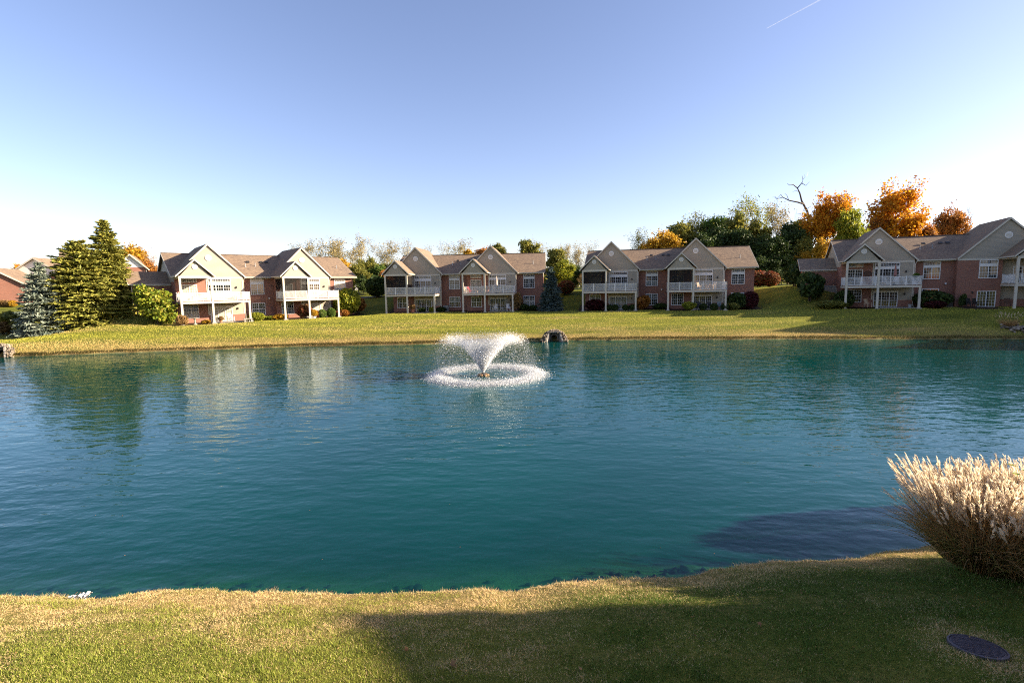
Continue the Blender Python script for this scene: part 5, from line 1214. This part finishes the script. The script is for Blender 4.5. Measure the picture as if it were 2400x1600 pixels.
def miscanthus(label, clumps, H, nb, npl, seed, green=0.5):
    c0 = np.mean([c[:2] for c in clumps], 0); z0 = ground_z(*c0)
    o = thing('ornamental_grass', label, 'ornamental grass', (c0[0], c0[1], z0)); rng = np.random.default_rng(seed)
    cl = np.array([(c[0] - c0[0], c[1] - c0[1], c[2]) for c in clumps])
    def base(n):
        k = rng.integers(0, len(cl), n); a = rng.uniform(0, 6.283, n); r = np.sqrt(rng.random(n)) * cl[k, 2]
        x = cl[k, 0] + r * np.cos(a); y = cl[k, 1] + r * np.sin(a); return x, y, np.cos(a) * r / cl[k, 2], np.sin(a) * r / cl[k, 2]
    K = 6; s = np.linspace(0, 1, K)[None]
    def arcs(n, hmin, hmax, spread, curl):
        x, y, dx, dy = base(n); L = H * rng.uniform(hmin, hmax, n)[:, None]; sp = spread * rng.uniform(0.5, 1.2, n)
        ax = (dx * sp + rng.normal(size=n) * 0.12)[:, None]; ay = (dy * sp + rng.normal(size=n) * 0.12)[:, None]; cu = (curl * rng.uniform(0.3, 1.5, n))[:, None]
        r2 = np.sqrt(ax ** 2 + ay ** 2) + 1e-6; hor = L * (s * r2 * 0.75 + cu * s ** 2.2 * 0.6)
        zz = L * (s - cu * 0.55 * s ** 2.6) * np.sqrt(np.clip(1 - (0.55 * r2) ** 2, 0.3, 1))
        gz = np.array([ground_z(c0[0] + a, c0[1] + b) for a, b in zip(x[:40], y[:40])]).mean() - z0
        return np.stack([x[:, None] + hor * ax / r2, y[:, None] + hor * ay / r2, gz + zz], 2)
    P = arcs(nb, 0.40, 0.82, 0.75, 0.55); n = nb; f = rng.random(n)[:, None, None]; kind = (rng.random(n) < green)[:, None, None]
    t = s[..., None]
    col = np.where(kind, np.array((0.12, 0.13, 0.035)) * (0.6 + 0.8 * f) + t * np.array((0.2, 0.13, 0.04)), np.array((0.30, 0.165, 0.06)) * (0.55 + 0.75 * f) + t * np.array((0.26, 0.18, 0.09)))
    Wd = np.tile((0.0045 * np.array((0.8, 1, 1, 0.9, 0.6, 0.15)))[None], (n, 1)) * rng.uniform(0.8, 1.6, n)[:, None]
    strips('blades', P, Wd, col, TINT, o)['kind'] = 'stuff'
    P = arcs(npl, 0.70, 1.0, 0.60, 0.10); n = npl; f = rng.random(n)[:, None, None]
    strips('stems', P, np.full((n, K), 0.0032), np.tile(np.array((0.40, 0.24, 0.10)) * (0.7 + 0.6 * f), (1, K, 1)), TINT, o)['kind'] = 'stuff'
    # plumes: feathers fanning from the last third of each stem
    M = 24; tip = P[:, -1]; d = P[:, -1] - P[:, -2]; d /= np.linalg.norm(d, axis=1)[:, None]; pl = rng.uniform(0.20, 0.34, n)
    u = np.tile(np.linspace(0, 1, M)[None], (n, 1)); st = tip[:, None] + d[:, None] * ((u - 0.55) * pl[:, None])[..., None]
    side = rng.normal(size=(n, M, 3)); side -= d[:, None] * (side * d[:, None]).sum(2)[..., None]; side /= np.linalg.norm(side, axis=2)[..., None]
    one = rng.normal(size=(n, 1, 3)) * 0.5 + np.array((-0.5, 0, 0)); side = side + one * 0.5
    fl = (rng.uniform(0.06, 0.13, (n, M)) * (1 - 0.35 * u))[..., None]
    q = np.linspace(0, 1, 3)[None, None, :, None]
    PP = st[:, :, None] + d[:, None, None] * fl[:, :, None] * q * 1.2 + side[:, :, None] * fl[:, :, None] * (q - 0.25 * q * q) * 0.36 + np.array((0, 0, -0.02)) * q ** 2
    PP = PP.reshape(n * M, 3, 3); f = rng.random((n, 1, 1, 1)) * np.ones((1, M, 1, 1))
    cc = (np.array((0.88, 0.73, 0.53)) * (0.74 + 0.36 * f)).reshape(n * M, 1, 3) * np.ones((1, 3, 1)); cc = np.clip(cc, 0, 0.9)
    strips('plumes', PP, np.tile(np.array((0.0038, 0.0066, 0.0024))[None], (n * M, 1)), cc, PLUME, o)['kind'] = 'stuff'
miscanthus('big clump of tan plumed grass on the near bank at the right', [(8.6, 8.75, 0.55), (9.2, 8.1, 0.6), (9.8, 8.7, 0.7), (10.3, 8.1, 0.7)], 1.63, 8500, 2900, 4)
p = spot(2362, 768); miscanthus('small yellow grass tuft on the far bank at the right edge', [(p[0], p[1], 0.35)], 1.7, 500, 40, 6, 0.1)
def sapling():
    o = thing('sapling', 'green-leaved sapling shoot poking out of the plumed grass', 'sapling', (9.2, 8.75, ground_z(9.2, 8.75))); rng = np.random.default_rng(3)
    H = 1.85; MB().tube([(0, 0, 0), (0.03, 0, 0.8), (-0.02, 0.02, 1.5), (0.02, 0, H)], [0.012, 0.01, 0.007, 0.003], 5).build('stem', PBARK, o)
    for i in range(16):
        z = 1.12 + 0.055 * i; a = i * 2.4; d = Vector((math.cos(a), math.sin(a), 0.25)); L = 0.10 + 0.04 * rng.random(); q = Vector((0, 0, z)); w = Vector((-d.y, d.x, 0)) * L * 0.42
        tip = q + d * (L * 1.5); mid = q + d * (L * 0.85); b = MB(); b.poly([q + d * 0.03, mid - w, tip + Vector((0, 0, -0.03))]); b.poly([q + d * 0.03, tip + Vector((0, 0, -0.03)), mid + w]); b.build('leaf', G_LIME, o)
sapling()

# ------------------------------------------------------------------ near lawn blades
def lawn():
    rng = np.random.default_rng(21); n = 520000
    # more of them close by, fewer far off
    y = 4.6 + 6.2 * rng.random(n) ** 1.15; x = rng.uniform(-1, 1, n) * (y * 1.06 + 1.5)
    D = sdist(x, y); ok = D > 0.015; x, y, D = x[ok], y[ok], D[ok]; z = height(x, y, D); n = len(x)
    patch = 0.5 * vnoise(x * 0.55, y, 0.62, 11) + 0.3 * vnoise(x * 0.6, y, 0.2, 12) + 0.35 * vnoise(x * 0.4, y, 1.7, 13)
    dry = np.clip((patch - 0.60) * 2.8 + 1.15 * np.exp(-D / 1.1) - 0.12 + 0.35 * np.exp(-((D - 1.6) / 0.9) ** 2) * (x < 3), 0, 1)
    dry = dry * (1 - 0.72 * np.clip((x + 0.6) / 2.0, 0, 1) * np.clip((D - 0.6) / 0.8, 0, 1)); lush_shade = np.clip((x + 1.0) / 2.2, 0, 1) * np.clip(D / 1.5, 0, 1)  # less straw on the right, where the neighbouring house's shadow falls
    ring = np.exp(-((np.hypot((x - 6.13), (y - 6.15)) - 0.45) / 0.3) ** 2); dry = np.clip(dry + ring * 0.8, 0, 1)
    hole = np.hypot(x - 6.13, y - 6.15) > 0.31; x, y, z, dry, D, lush_shade = x[hole], y[hole], z[hole], dry[hole], D[hole], lush_shade[hole]; n = len(x)
    isdry = rng.random(n) < 0.13 * (1 - 0.6 * lush_shade) + dry * 0.82
    h = rng.uniform(0.022, 0.052, n) * (0.5 + 1.05 * vnoise(x, y, 0.22, 31) * vnoise(x, y, 0.7, 32) * 1.6) * np.where(isdry, 0.8, 1.0) * (1 + 0.6 * (D < 0.12)); a = rng.uniform(0, 6.283, n); lean = np.where(isdry, rng.uniform(0.5, 1.6, n), rng.uniform(0.1, 0.9, n)); w = rng.uniform(0.0022, 0.0042, n)
    dx, dy = np.cos(a), np.sin(a); b = rng.uniform(0, 6.283, n)
    P0 = np.stack([x - np.cos(b) * w, y - np.sin(b) * w, z - 0.004], 1); P1 = np.stack([x + np.cos(b) * w, y + np.sin(b) * w, z - 0.004], 1); P2 = np.stack([x + dx * h * lean, y + dy * h * lean, z + h / np.sqrt(1 + 0.5 * lean ** 2)], 1)
    V = np.stack([P0, P1, P2], 1).reshape(-1, 3); F = np.arange(3 * n).reshape(n, 3)
    g = np.array((0.27, 0.32, 0.05)) * rng.uniform(0.45, 1.35, (n, 1)) + np.array((0.16, 0.10, 0.03)) * rng.random((n, 1)) ** 2; s = np.array((0.84, 0.63, 0.30)) * rng.uniform(0.5, 1.25, (n, 1)); s[:, 1] *= rng.uniform(0.88, 1.05, n)
    g = g * (1 - lush_shade[:, None] * np.array((0.62, 0.42, 0.42))); c = np.where(isdry[:, None], s, g); c = np.concatenate([c, np.ones((n, 1))], 1)  # shade put into the colour: green blades darkened on the shadowed right side
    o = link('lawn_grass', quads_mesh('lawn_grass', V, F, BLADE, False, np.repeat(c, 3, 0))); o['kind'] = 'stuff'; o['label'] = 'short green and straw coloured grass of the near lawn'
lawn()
def far_lawn():
    rng = np.random.default_rng(41); n = 440000
    x = rng.uniform(-78, 62, n); y = 46.5 + 40 * rng.random(n) ** 1.5; keep = np.abs(x) < y * 1.07 + 1; x, y = x[keep], y[keep]
    D = sdist(x, y); ok = D > 0.0
    for h in (1, 2, 3, 4):
        X, Y, Z, a = POSE[h]; c, s_ = math.cos(a), math.sin(a); lx = c * (x - X) + s_ * (y - Y); ly = -s_ * (x - X) + c * (y - Y)
        bed = ((lx > -1.2) & (lx < 16.4) & (ly > -4.9 + 0.7 * (vnoise(x, y, 2.0, h) - 0.5))) & ~((lx > 8.3) & (lx < 12.4) & (ly < -2.2))
        ok &= ~((ly > -2.3) & (lx > -0.4) & (lx < 26)) & ~bed
    x, y, D = x[ok], y[ok], D[ok]; z = height(x, y, D); n = len(x)
    big = 0.55 * vnoise(x * 0.25, y, 2.6, 21) + 0.35 * vnoise(x * 0.3, y, 0.9, 22) + 0.3 * vnoise(x * 0.5, y, 5.5, 23)
    stripe = 0.5 + 0.5 * np.sin(y * 1.5 + 9 * vnoise(x, y, 30, 24)); shore = np.exp(-D / 4.5)
    dry = np.clip((big - 0.62) * 3.2 + 1.35 * shore - 0.18, 0.06, 1); dry = np.where(x > 36, dry * 0.45, dry)
    isdry = rng.random(n) < dry; h_ = rng.uniform(0.04, 0.085, n); a = rng.uniform(0, 6.283, n); b = rng.uniform(0, 6.283, n); w = rng.uniform(0.010, 0.022, n); le = rng.uniform(0.1, 0.9, n)
    P0 = np.stack([x - np.cos(b) * w, y - np.sin(b) * w, z - 0.01], 1); P1 = np.stack([x + np.cos(b) * w, y + np.sin(b) * w, z - 0.01], 1); P2 = np.stack([x + np.cos(a) * h_ * le, y + np.sin(a) * h_ * le, z + h_], 1)
    g = np.array((0.43, 0.425, 0.05)) * (0.68 + 0.36 * stripe + 0.3 * big)[:, None] * rng.uniform(0.8, 1.2, (n, 1)) + np.array((0.06, 0.03, 0)) * rng.random((n, 1)); d = np.array((0.84, 0.60, 0.22)) * rng.uniform(0.75, 1.15, (n, 1))
    k_ = np.clip(dry + rng.normal(size=n) * 0.16, 0, 1)[:, None]; c = np.concatenate([d * k_ + g * (1 - k_), np.ones((n, 1))], 1)
    o = link('far_lawn_grass', quads_mesh('far_lawn_grass', np.stack([P0, P1, P2], 1).reshape(-1, 3), np.arange(3 * n).reshape(n, 3), BLADE, False, np.repeat(c, 3, 0))); o['kind'] = 'stuff'; o['label'] = 'mown grass of the lawn across the pond, straw coloured by the water'
far_lawn()
def fringe():
    """rough grass hanging over the far water edge"""
    rng = np.random.default_rng(31); n = 60000; pts = dense(np.array(far)[:, :2], 0.02)[:-200]; k = rng.integers(0, len(pts), n)
    x = pts[k, 0] + rng.normal(size=n) * 0.05; y = pts[k, 1] + rng.uniform(-0.05, 0.5, n) ** 1.0; D = sdist(x, y); ok = D > 0.0; x, y = x[ok], y[ok]; z = height(x, y, D[ok]); n = len(x)
    h = rng.uniform(0.05, 0.26, n) * (0.4 + vnoise(x, y, 1.2, 2)); a = rng.uniform(0, 6.283, n); w = 0.016
    P0 = np.stack([x - w, y, z - 0.02], 1); P1 = np.stack([x + w, y, z - 0.02], 1); P2 = np.stack([x + np.cos(a) * h * 0.6, y + np.sin(a) * h * 0.6 - 0.03, z + h], 1)
    V = np.stack([P0, P1, P2], 1).reshape(-1, 3); c = np.where(rng.random((n, 1)) < 0.5, np.array((0.14, 0.15, 0.03)), np.array((0.36, 0.25, 0.10))) * rng.uniform(0.5, 1.2, (n, 1)); c = np.concatenate([c, np.ones((n, 1))], 1)
    o = link('bank_grass', quads_mesh('bank_grass', V, np.arange(3 * n).reshape(n, 3), BLADE, False, np.repeat(c, 3, 0))); o['kind'] = 'stuff'; o['label'] = 'rough grass fringe along the far water edge'
fringe()

# ------------------------------------------------------------------ small things on the near bank
def manhole():
    x, y = 6.13, 6.15; e = 0.2; z = ground_z(x, y); gx = (ground_z(x + e, y) - ground_z(x - e, y)) / (2 * e); gy = (ground_z(x, y + e) - ground_z(x, y - e)) / (2 * e)
    o = thing('manhole_cover', 'dark oval plastic valve lid set in the near lawn', 'manhole cover', (x, y, z - 0.005)); o.rotation_euler = Vector((-gx, -gy, 1)).to_track_quat('Z', 'Y').to_euler()
    M = m_plain('dark_purple_plastic', (0.085, 0.07, 0.082), 0.6, 0.2, 12)
    sq = 0.31; l = MB(); l.lathe([(sq - 0.03, -0.05), (sq - 0.03, 0.03), (sq - 0.045, 0.036)], 36); lo = l.build('lid', M, o)
    MB().lathe([(sq, -0.08), (sq, 0.035), (sq - 0.022, 0.04), (sq - 0.026, -0.02)], 36).build('rim', M, o)
    w = MB()
    for i in range(-9, 10):
        yy = i * 0.028; L = math.sqrt(max(0, 0.265 ** 2 - yy * yy)); m = max(2, int(L / 0.022))
        pts = [(-L + 2 * L * j / m, yy + (0.006 if j % 2 else -0.006), 0.0375) for j in range(m + 1)]
        for a_, b_ in zip(pts[:-1], pts[1:]): w.bar(a_, b_, 0.011, 0.014)
    w.build('tread_pattern', M, lo)
    for s in (-1, 1): MB().lathe([(0.022, 0.03), (0.022, 0.0415)], 10, (s * 0.225, 0.05 * s)).build('bolt', DARKM, o)
manhole()
def scrap():
    q = at_z(186, 1401, ZW + 0.18); o = thing('white_litter', 'crumpled white plastic scrap at the near waterline on the left', 'litter', (q[0], q[1], ground_z(q[0], q[1]) + 0.01)); rng = np.random.default_rng(4)
    N, Mx = 15, 7; V = []; F = []
    for i in range(N):
        for j in range(Mx):
            u, v = i / (N - 1) - 0.5, j / (Mx - 1) - 0.5; wd = 0.35 + 0.65 * (i / (N - 1))
            V.append((u * 0.34, v * 0.16 * wd + u * 0.06, 0.03 + 0.05 * (0.5 + u) + 0.035 * rng.normal() * (0.3 + abs(v)) + 0.04 * math.cos(v * 6)))
    for i in range(N - 1):
        for j in range(Mx - 1): a = i * Mx + j; F.append((a, a + Mx, a + Mx + 1, a + 1))
    me = bpy.data.meshes.new('sheet'); me.from_pydata(V, [], F); me.materials.append(m_plain('white_plastic', (0.78, 0.80, 0.80), 0.4, 0.1, 20)); s_ = link('sheet', me, o); m = s_.modifiers.new('thick', 'SOLIDIFY'); m.thickness = 0.004
    b = MB()
    for k in range(5): x = -0.1 + 0.07 * k; b.bar((x, -0.06, 0.05), (x + 0.03, 0.05, 0.11), 0.018, 0.008)
    b.build('dirt_streaks', m_plain('mud', (0.10, 0.08, 0.065), 0.9, 0.3), o)
scrap()
def leaves():
    rng = np.random.default_rng(8); LM = m_plain('dry_leaf', (0.30, 0.15, 0.06), 0.8, 0.25, 15)
    star = []
    for k in range(10): a = 2 * math.pi * k / 10; r = (0.05, 0.024)[k % 2] * (1.0 if k else 1.3); star.append((r * math.cos(a), r * math.sin(a), 0.012 * (k % 2)))
    me = MB().poly(star).mesh('fallen_leaf', LM)
    for px, py, lab in ((1063, 1568, 'large dry brown leaf on the dark lawn near the bottom edge'), (952, 1527, 'small orange leaf just inside the shadow edge of the lawn'), (1028, 1483, 'orange leaf in the shaded lawn left of centre'), (1360, 1585, 'tan leaf on the shaded lawn near the bottom centre'), (1780, 1471, 'small tan leaf on the shaded lawn right of centre'), (1392, 1376, 'brown leaf on the sunlit bank by the water')):
        p = spot(px, py); o = tag(link('fallen_leaf', me), lab, 'leaf', 'fallen leaves on the near lawn'); o.location = (p[0], p[1], p[2] + 0.045); o.rotation_euler = (rng.normal() * 0.4, rng.normal() * 0.4, rng.uniform(0, 6)); k = 1.3 if px == 1063 else 0.8; o.scale = (k, k, k)
    C = []; S = []
    for _ in range(420):
        px, py = rng.uniform(0, 2400), rng.uniform(1300, 1600); q = at_z(px, py, -5.2)
        if sdist(np.array([q[0]]), np.array([q[1]]))[0] > 0.15: C.append((q[0], q[1], ground_z(q[0], q[1]) + rng.uniform(0.015, 0.05)))
    o = link('leaf_litter', leaf_mesh('leaf_litter', np.array(C), 0.016, G_BROWN, rng, 0.6)); o['kind'] = 'stuff'; o['label'] = 'scattered crumbs of dead leaves on the near lawn'
    b = MB()
    for _ in range(12):
        px, py = rng.uniform(150, 2100), rng.uniform(1180, 1340)
        q = at_z(px, py, ZW); a = rng.uniform(0, 6.28); s = rng.uniform(0.010, 0.022)
        if sdist(np.array([q[0]]), np.array([q[1]]))[0] < -0.2: b.poly([(q[0] + s * math.cos(a), q[1] + s * math.sin(a), ZW + 0.012), (q[0] - s * math.sin(a) * 0.6, q[1] + s * math.cos(a) * 0.6, ZW + 0.018), (q[0] - s * math.cos(a), q[1] - s * math.sin(a), ZW + 0.012), (q[0] + s * math.sin(a) * 0.6, q[1] - s * math.cos(a) * 0.6, ZW + 0.018)])
    o = b.build('floating_leaves', LM); o['kind'] = 'stuff'; o['label'] = 'tiny dead leaves floating on the pond'
leaves()

# ------------------------------------------------------------------ contrails, far above
def contrail(label, a, b, dist, r0, r1):
    A = Vector(ray(*a)).normalized() * dist; B = Vector(ray(*b)).normalized() * dist; o = thing('contrail', label, 'contrail', A)
    t = NT('ice_trail'); d = t.n('ShaderNodeBsdfTranslucent'); d.inputs[0].default_value = (0.95, 0.95, 0.95, 1); e = t.n('ShaderNodeBsdfDiffuse'); e.inputs[0].default_value = (0.95, 0.95, 0.95, 1); m = t.n('ShaderNodeMixShader'); m.inputs[0].default_value = 0.5
    t.l(d.outputs[0], m.inputs[1]); t.l(e.outputs[0], m.inputs[2]); tr = t.n('ShaderNodeBsdfTransparent'); m2 = t.n('ShaderNodeMixShader'); m2.inputs[0].default_value = 0.92; t.l(m.outputs[0], m2.inputs[1]); t.l(tr.outputs[0], m2.inputs[2]); t.l(m2.outputs[0], t.out.inputs[0])
    MB().tube([Vector((0, 0, 0)), (B - A) * 0.5, B - A], [r0, (r0 + r1) / 2, r1], 8).build('trail', t.m, o, True)
contrail('thin white contrail slanting out of the top of the sky at the right', (1797, 67), (1960, -20), 9000, 5, 11)
contrail('tiny short contrail low in the sky above the dead snag', (1891, 414), (1894, 403), 12000, 8, 10)
